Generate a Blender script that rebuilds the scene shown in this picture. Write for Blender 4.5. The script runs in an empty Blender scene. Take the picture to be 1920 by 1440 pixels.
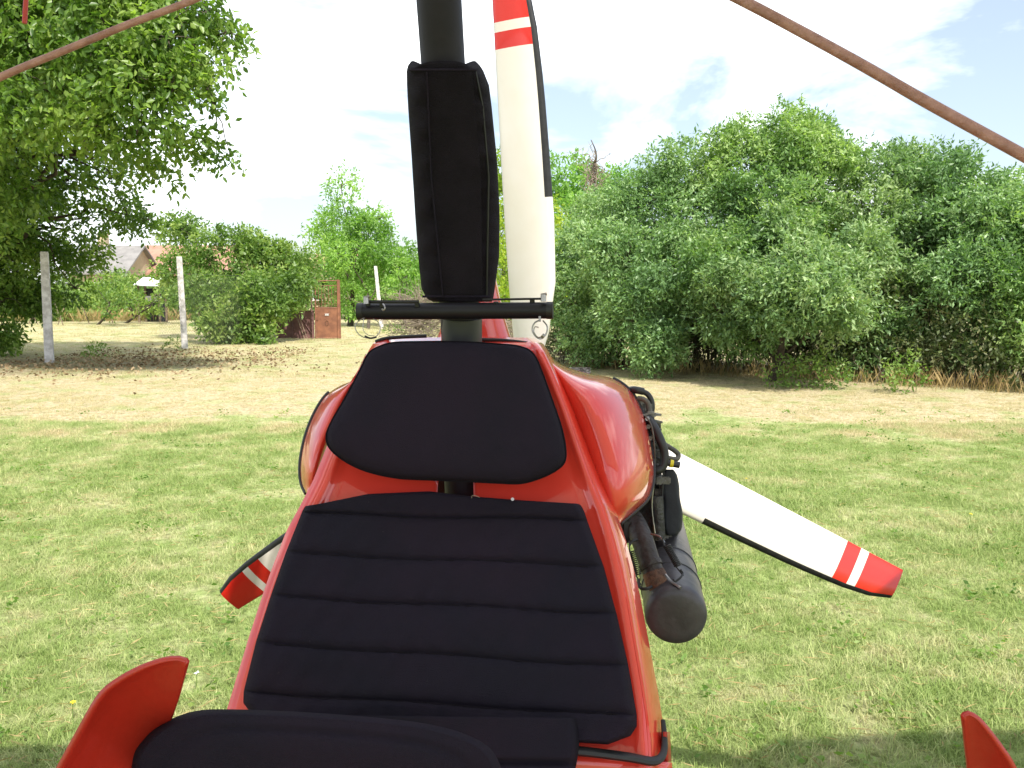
import bpy, bmesh, math, random
import numpy as np
from mathutils import Vector, Matrix, Quaternion

random.seed(7)
rng = np.random.default_rng(11)
S = bpy.context.scene
COL = S.collection
R = math.radians

# ------------------------------------------------------------------ camera, sky, sun, exposure
CAM_H = 1.28
PITCH = R(5.9)
F = 1600.0                                  # focal length in pixels of a 1920 wide picture
FWD = Vector((0, math.cos(PITCH), -math.sin(PITCH)))
UP = Vector((0, math.sin(PITCH), math.cos(PITCH)))
RT = Vector((1, 0, 0))
CAM = Vector((0, 0, CAM_H))
cd = bpy.data.cameras.new('camera'); cam = bpy.data.objects.new('camera', cd); COL.objects.link(cam)
cam.location = CAM; cam.rotation_euler = (R(90) - PITCH, 0, 0)
cd.sensor_width = 36; cd.lens = 36 * F / 1920; cd.clip_start = 0.05; cd.clip_end = 2000
S.camera = cam

SUN_DIR = Vector((0.30, -0.64, 1.0)).normalized()     # towards the sun: high, right of and behind the camera
sun_el = math.asin(SUN_DIR.z); sun_az = math.atan2(SUN_DIR.x, SUN_DIR.y)
sd = bpy.data.lights.new('sun', 'SUN'); sd.energy = 3.6; sd.angle = R(0.55); sd.color = (1.0, 0.95, 0.87)
so = bpy.data.objects.new('sun', sd); COL.objects.link(so)
so.rotation_euler = SUN_DIR.to_track_quat('Z', 'Y').to_euler(); so.location = (20, -20, 40)

w = bpy.data.worlds.new('World'); S.world = w; w.use_nodes = True
nt = w.node_tree; nt.nodes.clear()
out = nt.nodes.new('ShaderNodeOutputWorld')
sky = nt.nodes.new('ShaderNodeTexSky'); sky.sky_type = 'NISHITA'; sky.sun_disc = False
sky.sun_elevation = sun_el; sky.sun_rotation = sun_az; sky.dust_density = 2.0
tc = nt.nodes.new('ShaderNodeTexCoord')
mp = nt.nodes.new('ShaderNodeMapping'); mp.inputs['Scale'].default_value = (1.0, 1.0, 2.6)
nt.links.new(tc.outputs['Generated'], mp.inputs['Vector'])
nz = nt.nodes.new('ShaderNodeTexNoise'); nz.inputs['Scale'].default_value = 2.3
nz.inputs['Detail'].default_value = 7; nz.inputs['Roughness'].default_value = 0.55
nz.inputs['Distortion'].default_value = 0.4
nt.links.new(mp.outputs[0], nz.inputs['Vector'])
rp = nt.nodes.new('ShaderNodeValToRGB')
rp.color_ramp.elements[0].position = 0.46; rp.color_ramp.elements[0].color = (0.14, 0.14, 0.14, 1)
rp.color_ramp.elements[1].position = 0.63; rp.color_ramp.elements[1].color = (1, 1, 1, 1)
nt.links.new(nz.outputs[0], rp.inputs['Fac'])
mx = nt.nodes.new('ShaderNodeMixRGB'); mx.inputs['Color2'].default_value = (11.5, 11.8, 12.0, 1)
nt.links.new(rp.outputs['Color'], mx.inputs['Fac']); nt.links.new(sky.outputs[0], mx.inputs['Color1'])
bg = nt.nodes.new('ShaderNodeBackground'); bg.inputs['Strength'].default_value = 0.095
nt.links.new(mx.outputs[0], bg.inputs['Color']); nt.links.new(bg.outputs[0], out.inputs['Surface'])

S.view_settings.view_transform = 'Standard'; S.view_settings.look = 'None'
S.view_settings.gamma = 1; S.view_settings.use_curve_mapping = False
S.view_settings.exposure = 1.1
S.render.engine = 'CYCLES'
S.cycles.max_bounces = 6; S.cycles.transparent_max_bounces = 6

# ------------------------------------------------------------------ helpers
def P(px, py, d):
    """point of the place that stands d metres in front of the camera at that bearing"""
    return CAM + d * (FWD + RT * ((px - 960) / F) + UP * ((720 - py) / F))

def G(px, py):
    v = FWD + RT * ((px - 960) / F) + UP * ((720 - py) / F)
    t = -CAM_H / v.z
    return CAM + v * t

def at_y(px, py, y):
    v = FWD + RT * ((px - 960) / F) + UP * ((720 - py) / F)
    return CAM + v * (y / v.y)

def tag(o, label=None, cat=None, group=None, kind=None):
    if label: o['label'] = label
    if cat: o['category'] = cat
    if group: o['group'] = group
    if kind: o['kind'] = kind
    return o

def empty(name, loc, label, cat, group=None):
    o = bpy.data.objects.new(name, None); o.location = loc; o.empty_display_size = 0.1
    COL.objects.link(o)
    return tag(o, label, cat, group)

def mesh(name, verts, faces, mats, parent=None, smooth=True, mi=None):
    me = bpy.data.meshes.new(name)
    me.from_pydata([tuple(v) for v in verts], [], faces)
    for m in (mats if isinstance(mats, (list, tuple)) else [mats]): me.materials.append(m)
    if mi is not None: me.polygons.foreach_set('material_index', mi)
    if smooth: me.polygons.foreach_set('use_smooth', [True] * len(me.polygons))
    me.update()
    o = bpy.data.objects.new(name, me); COL.objects.link(o)
    if parent:
        o.parent = parent
        o.matrix_parent_inverse = Matrix.Translation(world_loc(parent)).inverted()
    return o

def world_loc(o):
    v = Vector((0, 0, 0))
    return Vector(o.location) if o.parent is None else v

def fast_mesh(name, V, nper, mat, parent=None, kind=None, tris=None):
    """V: (n*nper,3) verts, faces pattern per item"""
    n = len(V) // nper
    pat = np.array(tris)                                  # (f,k)
    f, k = pat.shape
    idx = (np.arange(n)[:, None, None] * nper + pat[None]).reshape(-1)
    me = bpy.data.meshes.new(name)
    me.vertices.add(len(V)); me.vertices.foreach_set('co', V.astype(np.float32).reshape(-1))
    me.loops.add(len(idx)); me.loops.foreach_set('vertex_index', idx.astype(np.int32))
    me.polygons.add(n * f)
    me.polygons.foreach_set('loop_start', (np.arange(n * f) * k).astype(np.int32))
    me.update(calc_edges=True)
    me.materials.append(mat)
    o = bpy.data.objects.new(name, me); COL.objects.link(o)
    if parent:
        o.parent = parent; o.matrix_parent_inverse = Matrix.Translation(world_loc(parent)).inverted()
    if kind: o['kind'] = kind
    return o

def frame_for(t):
    t = t.normalized()
    a = Vector((0, 0, 1)) if abs(t.z) < 0.9 else Vector((1, 0, 0))
    u = t.cross(a).normalized(); return u, t.cross(u).normalized()

def tube_data(pts, rad, n=12, caps=True, flat=1.0):
    pts = [Vector(p) for p in pts]
    if not isinstance(rad, (list, tuple)): rad = [rad] * len(pts)
    V, Fc = [], []
    u = None
    for i, p in enumerate(pts):
        t = (pts[min(i + 1, len(pts) - 1)] - pts[max(i - 1, 0)]).normalized()
        if u is None: u, v = frame_for(t)
        else:
            u = (u - t * u.dot(t)).normalized(); v = t.cross(u)
        for k in range(n):
            a = 2 * math.pi * k / n
            V.append(p + (u * math.cos(a) + v * math.sin(a) * flat) * rad[i])
    for i in range(len(pts) - 1):
        for k in range(n):
            a = i * n + k; b = i * n + (k + 1) % n
            Fc.append((a, b, b + n, a + n))
    if caps:
        Fc.append(tuple(range(n))[::-1]); Fc.append(tuple((len(pts) - 1) * n + k for k in range(n)))
    return V, Fc

def smooth_path(pts, k=6):
    pts = [Vector(p) for p in pts]
    if len(pts) < 3: return pts
    o = []
    for i in range(len(pts) - 1):
        p0 = pts[max(i - 1, 0)]; p1 = pts[i]; p2 = pts[i + 1]; p3 = pts[min(i + 2, len(pts) - 1)]
        for j in range(k):
            t = j / k
            o.append(0.5 * ((2 * p1) + (p2 - p0) * t + (2 * p0 - 5 * p1 + 4 * p2 - p3) * t * t + (3 * p1 - p0 - 3 * p2 + p3) * t ** 3))
    o.append(pts[-1]); return o

def tube(name, pts, rad, mat, parent=None, n=12, smooth=True, k=6, flat=1.0):
    if len(pts) > 2 and k > 1:
        if isinstance(rad, (list, tuple)):
            rr = []
            for i in range(len(pts) - 1):
                for j in range(k): rr.append(rad[i] + (rad[i + 1] - rad[i]) * j / k)
            rr.append(rad[-1]); rad = rr
        pts = smooth_path(pts, k)
    V, Fc = tube_data(pts, rad, n, True, flat)
    o = mesh(name, V, Fc, mat, parent, smooth)
    if smooth: sharp(o)
    return o

def sharp(o, ang=38):
    me = o.data
    try: me.set_sharp_from_angle(angle=R(ang))
    except Exception: pass

def join_data(parts):
    V, Fc = [], []
    for v, f in parts:
        b = len(V); V += list(v); Fc += [tuple(i + b for i in q) for q in f]
    return V, Fc

def box_data(p0, ax, ay, az):
    """centre and half axes"""
    V = [p0 + ax * sx + ay * sy + az * sz for sx in (-1, 1) for sy in (-1, 1) for sz in (-1, 1)]
    return V, [(0, 1, 3, 2), (4, 6, 7, 5), (0, 4, 5, 1), (2, 3, 7, 6), (0, 2, 6, 4), (1, 5, 7, 3)]

def box(name, p0, ax, ay, az, mat, parent=None, bevel=0.0):
    V, Fc = box_data(Vector(p0), Vector(ax), Vector(ay), Vector(az))
    o = mesh(name, V, Fc, mat, parent, False)
    bm = bmesh.new(); bm.from_mesh(o.data); bmesh.ops.recalc_face_normals(bm, faces=bm.faces)
    if bevel:
        bmesh.ops.bevel(bm, geom=list(bm.edges), offset=bevel, segments=2, affect='EDGES')
    bm.to_mesh(o.data); bm.free()
    return o

def grid(name, fn, nu, nv, mat, parent=None, thick=0.0, skip=None, flip=False):
    V = [fn(i / nu, j / nv) for j in range(nv + 1) for i in range(nu + 1)]
    Fc = []
    for j in range(nv):
        for i in range(nu):
            if skip and skip((i + .5) / nu, (j + .5) / nv): continue
            a = j * (nu + 1) + i; q = (a, a + 1, a + nu + 2, a + nu + 1)
            Fc.append(q[::-1] if flip else q)
    o = mesh(name, V, Fc, mat, parent)
    if thick:
        m = o.modifiers.new('solidify', 'SOLIDIFY'); m.thickness = thick; m.offset = -1
    return o

def interp(tab, t):
    """tab: list of (key, val...) piecewise"""
    if t <= tab[0][0]: return tab[0][1:]
    for a, b in zip(tab, tab[1:]):
        if t <= b[0]:
            k = (t - a[0]) / (b[0] - a[0]); return tuple(x + (y - x) * k for x, y in zip(a[1:], b[1:]))
    return tab[-1][1:]

def along(pts, t):
    """point at fraction t of arc length of 2D/3D polyline (catmull smoothed)"""
    L = [0]
    for a, b in zip(pts, pts[1:]): L.append(L[-1] + math.dist(a, b))
    s = t * L[-1]
    for i in range(len(pts) - 1):
        if s <= L[i + 1] + 1e-9:
            k = (s - L[i]) / max(L[i + 1] - L[i], 1e-9)
            return tuple(x + (y - x) * k for x, y in zip(pts[i], pts[i + 1]))
    return pts[-1]

def smooth2(pts, k=6):
    return [tuple(v) for v in smooth_path([Vector((p[0], p[1], p[2] if len(p) > 2 else 0)) for p in pts], k)]

# ------------------------------------------------------------------ materials
def mat(name, col, rough=0.6, metal=0.0, spec=0.5, coat=0.0, var=0.0, vscale=8.0, bump=0.0, bscale=60.0, col2=None, detail=6.0, sheen=0.0, lo=0.38, hi=0.62):
    m = bpy.data.materials.new(name); m.use_nodes = True
    N = m.node_tree; b = N.nodes['Principled BSDF']
    b.inputs['Base Color'].default_value = (*col, 1); b.inputs['Roughness'].default_value = rough
    b.inputs['Metallic'].default_value = metal; b.inputs['Specular IOR Level'].default_value = spec
    b.inputs['Coat IOR'].default_value = 1.58 if coat >= 1 else 1.5
    b.inputs['Coat Weight'].default_value = coat; b.inputs['Coat Roughness'].default_value = 0.04
    if sheen: b.inputs['Sheen Weight'].default_value = sheen
    g = N.nodes.new('ShaderNodeNewGeometry')
    if var or col2:
        n = N.nodes.new('ShaderNodeTexNoise'); n.inputs['Scale'].default_value = vscale; n.inputs['Detail'].default_value = detail
        n.inputs['Roughness'].default_value = 0.62
        N.links.new(g.outputs['Position'], n.inputs['Vector'])
        r = N.nodes.new('ShaderNodeValToRGB'); r.color_ramp.elements[0].position = lo; r.color_ramp.elements[1].position = hi
        c2 = col2 if col2 else tuple(c * (1 - var) for c in col)
        r.color_ramp.elements[0].color = (*c2, 1); r.color_ramp.elements[1].color = (*col, 1)
        N.links.new(n.outputs[0], r.inputs['Fac']); N.links.new(r.outputs[0], b.inputs['Base Color'])
    if bump:
        n2 = N.nodes.new('ShaderNodeTexNoise'); n2.inputs['Scale'].default_value = bscale; n2.inputs['Detail'].default_value = 5
        N.links.new(g.outputs['Position'], n2.inputs['Vector'])
        bp = N.nodes.new('ShaderNodeBump'); bp.inputs['Strength'].default_value = bump; bp.inputs['Distance'].default_value = 0.01
        N.links.new(n2.outputs[0], bp.inputs['Height']); N.links.new(bp.outputs[0], b.inputs['Normal'])
    return m

def leaf_mat(name, cols, trans=0.45, rough=0.5, patch=None):
    """cols: dark, mid, light real leaf colours varied leaf by leaf and bough by bough"""
    m = bpy.data.materials.new(name); m.use_nodes = True
    N = m.node_tree; N.nodes.clear()
    o = N.nodes.new('ShaderNodeOutputMaterial')
    g = N.nodes.new('ShaderNodeNewGeometry')
    n = N.nodes.new('ShaderNodeTexNoise'); n.inputs['Scale'].default_value = patch or 1.3; n.inputs['Detail'].default_value = 2
    N.links.new(g.outputs['Position'], n.inputs['Vector'])
    ad = N.nodes.new('ShaderNodeMath'); ad.operation = 'MULTIPLY_ADD'; ad.inputs[1].default_value = 0.55
    N.links.new(g.outputs['Random Per Island'], ad.inputs[0])
    s = N.nodes.new('ShaderNodeMath'); s.operation = 'MULTIPLY_ADD'; s.inputs[1].default_value = 1.7; s.inputs[2].default_value = -0.58
    N.links.new(n.outputs[0], s.inputs[0]); N.links.new(s.outputs[0], ad.inputs[2])
    r = N.nodes.new('ShaderNodeValToRGB'); e = r.color_ramp.elements
    e[0].position = 0.05; e[0].color = (*cols[0], 1); e[1].position = 0.95; e[1].color = (*cols[2], 1)
    q = e.new(0.5); q.color = (*cols[1], 1)
    N.links.new(ad.outputs[0], r.inputs['Fac'])
    b = N.nodes.new('ShaderNodeBsdfPrincipled'); b.inputs['Roughness'].default_value = rough
    b.inputs['Specular IOR Level'].default_value = 0.35
    N.links.new(r.outputs[0], b.inputs['Base Color'])
    t = N.nodes.new('ShaderNodeBsdfTranslucent')
    hs = N.nodes.new('ShaderNodeMixRGB'); hs.blend_type = 'MULTIPLY'; hs.inputs['Fac'].default_value = 1
    hs.inputs['Color2'].default_value = (1.5, 1.75, 0.7, 1)
    N.links.new(r.outputs[0], hs.inputs['Color1']); N.links.new(hs.outputs[0], t.inputs['Color'])
    mxs = N.nodes.new('ShaderNodeMixShader'); mxs.inputs['Fac'].default_value = trans
    N.links.new(b.outputs[0], mxs.inputs[1]); N.links.new(t.outputs[0], mxs.inputs[2])
    N.links.new(mxs.outputs[0], o.inputs['Surface'])
    return m

RED = mat('red_gelcoat', (0.74, 0.046, 0.026), 0.38, spec=0.25, coat=1.0, var=0.10, vscale=5, bump=0.012, bscale=5)
REDMATT = mat('red_plastic', (0.50, 0.030, 0.014), 0.42, coat=0.25, var=0.12, vscale=9, bump=0.06, bscale=120)
TRIM = mat('black_rubber_trim', (0.012, 0.012, 0.013), 0.5, var=0.3, vscale=30)
FAB = mat('black_seat_fabric', (0.0215, 0.0155, 0.0260), 0.95, spec=0.12, col2=(0.0165, 0.0145, 0.0230), vscale=5, bump=0.45, bscale=900)
FAB2 = mat('black_cordura', (0.015, 0.011, 0.018), 0.9, spec=0.2, var=0.35, vscale=16, bump=0.7, bscale=700)
MAST = mat('black_anodised_tube', (0.016, 0.013, 0.021), 0.55, metal=0.0, spec=0.3, var=0.3, vscale=20, bump=0.05, bscale=80)
PIPE = mat('black_bar', (0.010, 0.009, 0.012), 0.45, spec=0.3, bump=0.03, bscale=50)
STEEL = mat('steel', (0.42, 0.40, 0.38), 0.35, metal=1.0, var=0.3, vscale=60)
ENG = mat('dark_engine_casting', (0.07, 0.068, 0.066), 0.5, metal=0.4, var=0.6, vscale=30, bump=0.5, bscale=120)
ENGL = mat('grey_engine_alloy', (0.22, 0.21, 0.19), 0.45, metal=0.5, var=0.6, vscale=35, bump=0.4, bscale=100)
HOSE = mat('black_hose', (0.022, 0.021, 0.024), 0.45, var=0.3, vscale=40)
HOSEG = mat('grey_hose', (0.11, 0.10, 0.085), 0.55, var=0.4, vscale=40)
BOXB = mat('black_airbox_cover', (0.016, 0.018, 0.026), 0.75, var=0.3, vscale=25, bump=0.25, bscale=40)
MUF = mat('matt_heat_paint', (0.090, 0.084, 0.094), 0.42, metal=0.2, var=0.45, vscale=14, bump=0.15, bscale=45)
PIPEX = mat('exhaust_pipe_steel', (0.055, 0.045, 0.042), 0.5, metal=0.4, col2=(0.03, 0.024, 0.022), vscale=25, bump=0.35, bscale=90)
RUST = mat('rusted_joint', (0.20, 0.10, 0.055), 0.7, metal=0.2, col2=(0.07, 0.035, 0.025), vscale=45, bump=0.5, bscale=120)
YEL = mat('yellow_band', (0.75, 0.62, 0.02), 0.4, var=0.1)
BLW = mat('white_blade_gelcoat', (0.72, 0.685, 0.64), 0.22, coat=0.5, col2=(0.68, 0.63, 0.56), vscale=3.5)
BLR = mat('red_blade_paint', (0.60, 0.02, 0.012), 0.25, coat=0.4, var=0.08)
BLK = mat('black_leading_edge', (0.015, 0.015, 0.017), 0.4, var=0.5, vscale=90)
CABLE = mat('red_brown_sheath', (0.44, 0.23, 0.19), 0.42, col2=(0.31, 0.15, 0.12), vscale=60, bump=0.3, bscale=200)
CONC = mat('pale_concrete', (0.62, 0.60, 0.585), 0.85, col2=(0.38, 0.36, 0.34), vscale=9, bump=0.5, bscale=70)
WIRE = mat('galvanised_wire', (0.12, 0.12, 0.11), 0.5, metal=0.4)
GATE = mat('rusty_brown_gate_paint', (0.27, 0.115, 0.06), 0.6, col2=(0.17, 0.07, 0.04), vscale=6, bump=0.2, bscale=40)
PANEL = mat('maroon_sheet_metal', (0.19, 0.09, 0.08), 0.65, col2=(0.11, 0.055, 0.05), vscale=4)
WOOD = mat('weathered_wood', (0.24, 0.18, 0.12), 0.85, col2=(0.12, 0.085, 0.055), vscale=14, bump=0.4, bscale=60)
BARK = mat('grey_brown_bark', (0.085, 0.065, 0.045), 0.9, col2=(0.035, 0.028, 0.02), vscale=12, bump=0.9, bscale=40)
TWIG = mat('dry_twigs', (0.30, 0.25, 0.19), 0.9, col2=(0.14, 0.11, 0.08), vscale=5)
STUCCO = mat('cream_stucco', (0.42, 0.34, 0.22), 0.85, var=0.2, vscale=1.5)
TILE = mat('faded_pink_roof', (0.34, 0.19, 0.13), 0.85, col2=(0.26, 0.14, 0.10), vscale=2.0)
SLATE = mat('grey_roof', (0.22, 0.21, 0.20), 0.8, var=0.25, vscale=2.0)
DARKWIN = mat('dark_window', (0.02, 0.022, 0.025), 0.15)
WHITEPL = mat('white_plate', (0.7, 0.7, 0.68), 0.5)
STRAW = leaf_mat('dry_straw', ((0.200, 0.130, 0.060), (0.330, 0.240, 0.110), (0.450, 0.360, 0.180)), 0.3, 0.7, 0.8)
SAILM = mat('white_sail_cloth', (0.62, 0.62, 0.64), 0.6, var=0.08, vscale=1.0)

_n = SAILM.node_tree; _b = _n.nodes['Principled BSDF']; _t = _n.nodes.new('ShaderNodeBsdfTranslucent'); _t.inputs['Color'].default_value = (.6, .6, .62, 1)
_m = _n.nodes.new('ShaderNodeMixShader'); _m.inputs['Fac'].default_value = .22
_n.links.new(_b.outputs[0], _m.inputs[1]); _n.links.new(_t.outputs[0], _m.inputs[2]); _n.links.new(_m.outputs[0], _n.nodes['Material Output'].inputs['Surface'])
# turf colour shared by the ground and by the blades: dryness follows where the lawn has been scorched
def turf_group():
    g = bpy.data.node_groups.new('turf_colour', 'ShaderNodeTree')
    g.interface.new_socket('Color', in_out='OUTPUT', socket_type='NodeSocketColor')
    g.interface.new_socket('Dry', in_out='OUTPUT', socket_type='NodeSocketFloat')
    N, L = g.nodes, g.links
    o = N.new('NodeGroupOutput'); geo = N.new('ShaderNodeNewGeometry')
    sep = N.new('ShaderNodeSeparateXYZ'); L.new(geo.outputs['Position'], sep.inputs[0])
    cmb = N.new('ShaderNodeCombineXYZ'); L.new(sep.outputs['X'], cmb.inputs['X']); L.new(sep.outputs['Y'], cmb.inputs['Y'])
    def noise(sc, det, rough=0.55):
        n = N.new('ShaderNodeTexNoise'); n.inputs['Scale'].default_value = sc; n.inputs['Detail'].default_value = det
        n.inputs['Roughness'].default_value = rough; L.new(cmb.outputs[0], n.inputs['Vector']); return n.outputs[0]
    def mth(op, a, b=None, c=None, clamp=False):
        m = N.new('ShaderNodeMath'); m.operation = op; m.use_clamp = clamp
        for i, v in enumerate((a, b, c)):
            if v is None: continue
            if isinstance(v, (int, float)): m.inputs[i].default_value = v
            else: L.new(v, m.inputs[i])
        return m.outputs[0]
    def mapr(v, a, b, c=0, d=1):
        m = N.new('ShaderNodeMapRange'); m.interpolation_type = 'SMOOTHSTEP'
        m.inputs[1].default_value = a; m.inputs[2].default_value = b; m.inputs[3].default_value = c; m.inputs[4].default_value = d
        L.new(v, m.inputs[0]); return m.outputs[0]
    big = noise(0.35, 3); med = noise(1.6, 5, 0.6); fine = noise(7.0, 4, 0.6)
    # edge of the scorched strip
    yy = mth('ADD', sep.outputs['Y'], mth('MULTIPLY', mth('SUBTRACT', big, 0.5), 5.0))
    yy = mth('ADD', yy, mth('MULTIPLY', mth('SUBTRACT', med, 0.5), 4.2))
    yy = mth('ADD', yy, mth('MULTIPLY', mth('ABSOLUTE', mth('ADD', sep.outputs['X'], 1.0)), 0.12))
    far = mapr(yy, 7.6, 10.2)
    band = mth('MULTIPLY', mapr(yy, 12.0, 16.0, 1.0, 0.80), mapr(med, 0.34, 0.52, 0.62, 1.0))
    patch = mapr(mth('ADD', mth('MULTIPLY', med, 0.6), mth('MULTIPLY', fine, 0.4)), 0.44, 0.62)
    near = mth('MULTIPLY_ADD', patch, 0.55, 0.10)
    dry = mth('ADD', mth('MULTIPLY', far, band), mth('MULTIPLY', mth('SUBTRACT', 1.0, mth('MULTIPLY', far, 0.75)), near), None, True)
    dry = mth('ADD', dry, mth('MULTIPLY', mth('SUBTRACT', fine, 0.5), 0.35), None, True)
    r = N.new('ShaderNodeValToRGB'); e = r.color_ramp.elements
    e[0].position = 0.0; e[0].color = (0.250, 0.330, 0.100, 1)
    e[1].position = 1.0; e[1].color = (0.53, 0.45, 0.285, 1)
    q = e.new(0.45); q.color = (0.405, 0.440, 0.205, 1)
    L.new(dry, r.inputs['Fac'])
    # bare earth and old leaves by the fence, darkened to paint in the walnut's shade, and along the foot of the thicket
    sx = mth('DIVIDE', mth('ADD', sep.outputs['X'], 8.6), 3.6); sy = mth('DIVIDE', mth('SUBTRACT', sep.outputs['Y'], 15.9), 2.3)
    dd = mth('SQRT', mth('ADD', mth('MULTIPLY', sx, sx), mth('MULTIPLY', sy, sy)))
    soil_shade = mapr(mth('ADD', dd, mth('MULTIPLY', mth('SUBTRACT', fine, 0.5), 1.9)), 1.15, 0.55)
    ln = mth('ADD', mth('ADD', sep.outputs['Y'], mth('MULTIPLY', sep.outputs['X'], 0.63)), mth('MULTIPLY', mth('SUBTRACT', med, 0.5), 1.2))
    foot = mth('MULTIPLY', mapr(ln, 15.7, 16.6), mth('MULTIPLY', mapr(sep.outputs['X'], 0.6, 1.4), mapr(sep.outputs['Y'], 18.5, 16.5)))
    soil_shade = mth('MAXIMUM', soil_shade, foot)
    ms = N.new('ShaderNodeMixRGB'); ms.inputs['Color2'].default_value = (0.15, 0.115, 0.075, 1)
    L.new(mth('MULTIPLY', soil_shade, 0.55), ms.inputs['Fac']); L.new(r.outputs[0], ms.inputs['Color1'])
    L.new(ms.outputs[0], o.inputs['Color']); L.new(dry, o.inputs['Dry'])
    return g
TURF = turf_group()

def ground_mat():
    m = bpy.data.materials.new('lawn_soil'); m.use_nodes = True
    N, L = m.node_tree.nodes, m.node_tree.links; b = N['Principled BSDF']; b.inputs['Roughness'].default_value = 0.95
    b.inputs['Specular IOR Level'].default_value = 0.1
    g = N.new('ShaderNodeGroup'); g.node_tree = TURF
    geo = N.new('ShaderNodeNewGeometry')
    n = N.new('ShaderNodeTexNoise'); n.inputs['Scale'].default_value = 24; n.inputs['Detail'].default_value = 8; n.inputs['Roughness'].default_value = 0.75
    L.new(geo.outputs['Position'], n.inputs['Vector'])
    r = N.new('ShaderNodeValToRGB'); r.color_ramp.elements[0].position = 0.36; r.color_ramp.elements[0].color = (0.42, 0.40, 0.36, 1)
    r.color_ramp.elements[1].position = 0.60; r.color_ramp.elements[1].color = (1.0, 1.0, 1.0, 1); L.new(n.outputs[0], r.inputs['Fac'])
    mm = N.new('ShaderNodeMixRGB'); mm.blend_type = 'MULTIPLY'; mm.inputs['Fac'].default_value = 1
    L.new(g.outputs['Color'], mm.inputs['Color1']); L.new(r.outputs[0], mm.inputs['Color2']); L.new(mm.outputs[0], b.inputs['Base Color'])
    bp = N.new('ShaderNodeBump'); bp.inputs['Strength'].default_value = 0.8; bp.inputs['Distance'].default_value = 0.03
    L.new(n.outputs[0], bp.inputs['Height']); L.new(bp.outputs[0], b.inputs['Normal'])
    return m

def blade_mat():
    m = bpy.data.materials.new('lawn_blades'); m.use_nodes = True
    N, L = m.node_tree.nodes, m.node_tree.links; N.clear()
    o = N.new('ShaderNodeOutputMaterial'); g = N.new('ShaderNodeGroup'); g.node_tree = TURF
    geo = N.new('ShaderNodeNewGeometry')
    r = N.new('ShaderNodeValToRGB'); e = r.color_ramp.elements
    e[0].position = 0; e[0].color = (0.72, 0.82, 0.66, 1); e[1].position = 1; e[1].color = (1.5, 1.4, 1.5, 1)
    q = e.new(0.7); q.color = (1.0, 1.05, 0.85, 1)
    L.new(geo.outputs['Random Per Island'], r.inputs['Fac'])
    mm = N.new('ShaderNodeMixRGB'); mm.blend_type = 'MULTIPLY'; mm.inputs['Fac'].default_value = 1
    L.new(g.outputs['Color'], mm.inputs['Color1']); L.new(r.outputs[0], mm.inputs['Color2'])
    d = N.new('ShaderNodeBsdfPrincipled'); d.inputs['Roughness'].default_value = 0.55; d.inputs['Specular IOR Level'].default_value = 0.3
    L.new(mm.outputs[0], d.inputs['Base Color'])
    t = N.new('ShaderNodeBsdfTranslucent'); L.new(mm.outputs[0], t.inputs['Color'])
    x = N.new('ShaderNodeMixShader'); x.inputs['Fac'].default_value = 0.4
    L.new(d.outputs[0], x.inputs[1]); L.new(t.outputs[0], x.inputs[2]); L.new(x.outputs[0], o.inputs['Surface'])
    return m

# ------------------------------------------------------------------ ground
gv = []; gf = []
xs = [-400, -120, -60, -30] + list(range(-24, 25, 1)) + [30, 60, 120, 400]
ys = [-60, -20, -5] + list(range(0, 41, 1)) + [50, 70, 110, 200, 500]
for y in ys:
    for x in xs:
        z = 0.0
        if abs(x) < 25 and 3 < y < 41: z = 0.02 * math.sin(x * 0.9 + 0.7 * y) * math.cos(y * 0.55 - x * 0.3)
        gv.append((x, y, z))
nx = len(xs)
for j in range(len(ys) - 1):
    for i in range(nx - 1):
        a = j * nx + i; gf.append((a, a + 1, a + nx + 1, a + nx))
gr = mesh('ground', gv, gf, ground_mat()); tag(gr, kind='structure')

# grass: tufts of blades, many instances of a few tufts
BLM = blade_mat()
protos = bpy.data.collections.new('grass_tufts')
def tuft(nb, spread, h, wd, lean):
    V = np.zeros((nb * 5, 3))
    for i in range(nb):
        a = rng.uniform(0, 2 * math.pi); rr = spread * math.sqrt(rng.uniform(0, 1))
        bx, by = rr * math.cos(a), rr * math.sin(a)
        hh = h * rng.uniform(0.45, 1.15); az = rng.uniform(0, 2 * math.pi); ln = hh * rng.uniform(0.2, lean)
        dx, dy = math.cos(az), math.sin(az); ww = wd * rng.uniform(0.6, 1.2)
        px, py = -dy * ww, dx * ww
        V[i * 5:(i + 1) * 5] = [(bx - px, by - py, -0.005), (bx + px, by + py, -0.005),
                                (bx + dx * ln * .4 + px * .8, by + dy * ln * .4 + py * .8, hh * .6),
                                (bx + dx * ln * .4 - px * .8, by + dy * ln * .4 - py * .8, hh * .6),
                                (bx + dx * ln, by + dy * ln, hh)]
    n = nb
    me = bpy.data.meshes.new('grass_tuft')
    fc = []
    for i in range(n):
        b = i * 5; fc += [(b, b + 1, b + 2, b + 3), (b + 3, b + 2, b + 4)]
    me.from_pydata([tuple(v) for v in V], [], fc); me.materials.append(BLM); me.update()
    o = bpy.data.objects.new('grass_tuft', me); protos.objects.link(o); return o
for k in range(6): tuft(64, 0.10, 0.019 + 0.0036 * k, 0.0013, 2.2)

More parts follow.
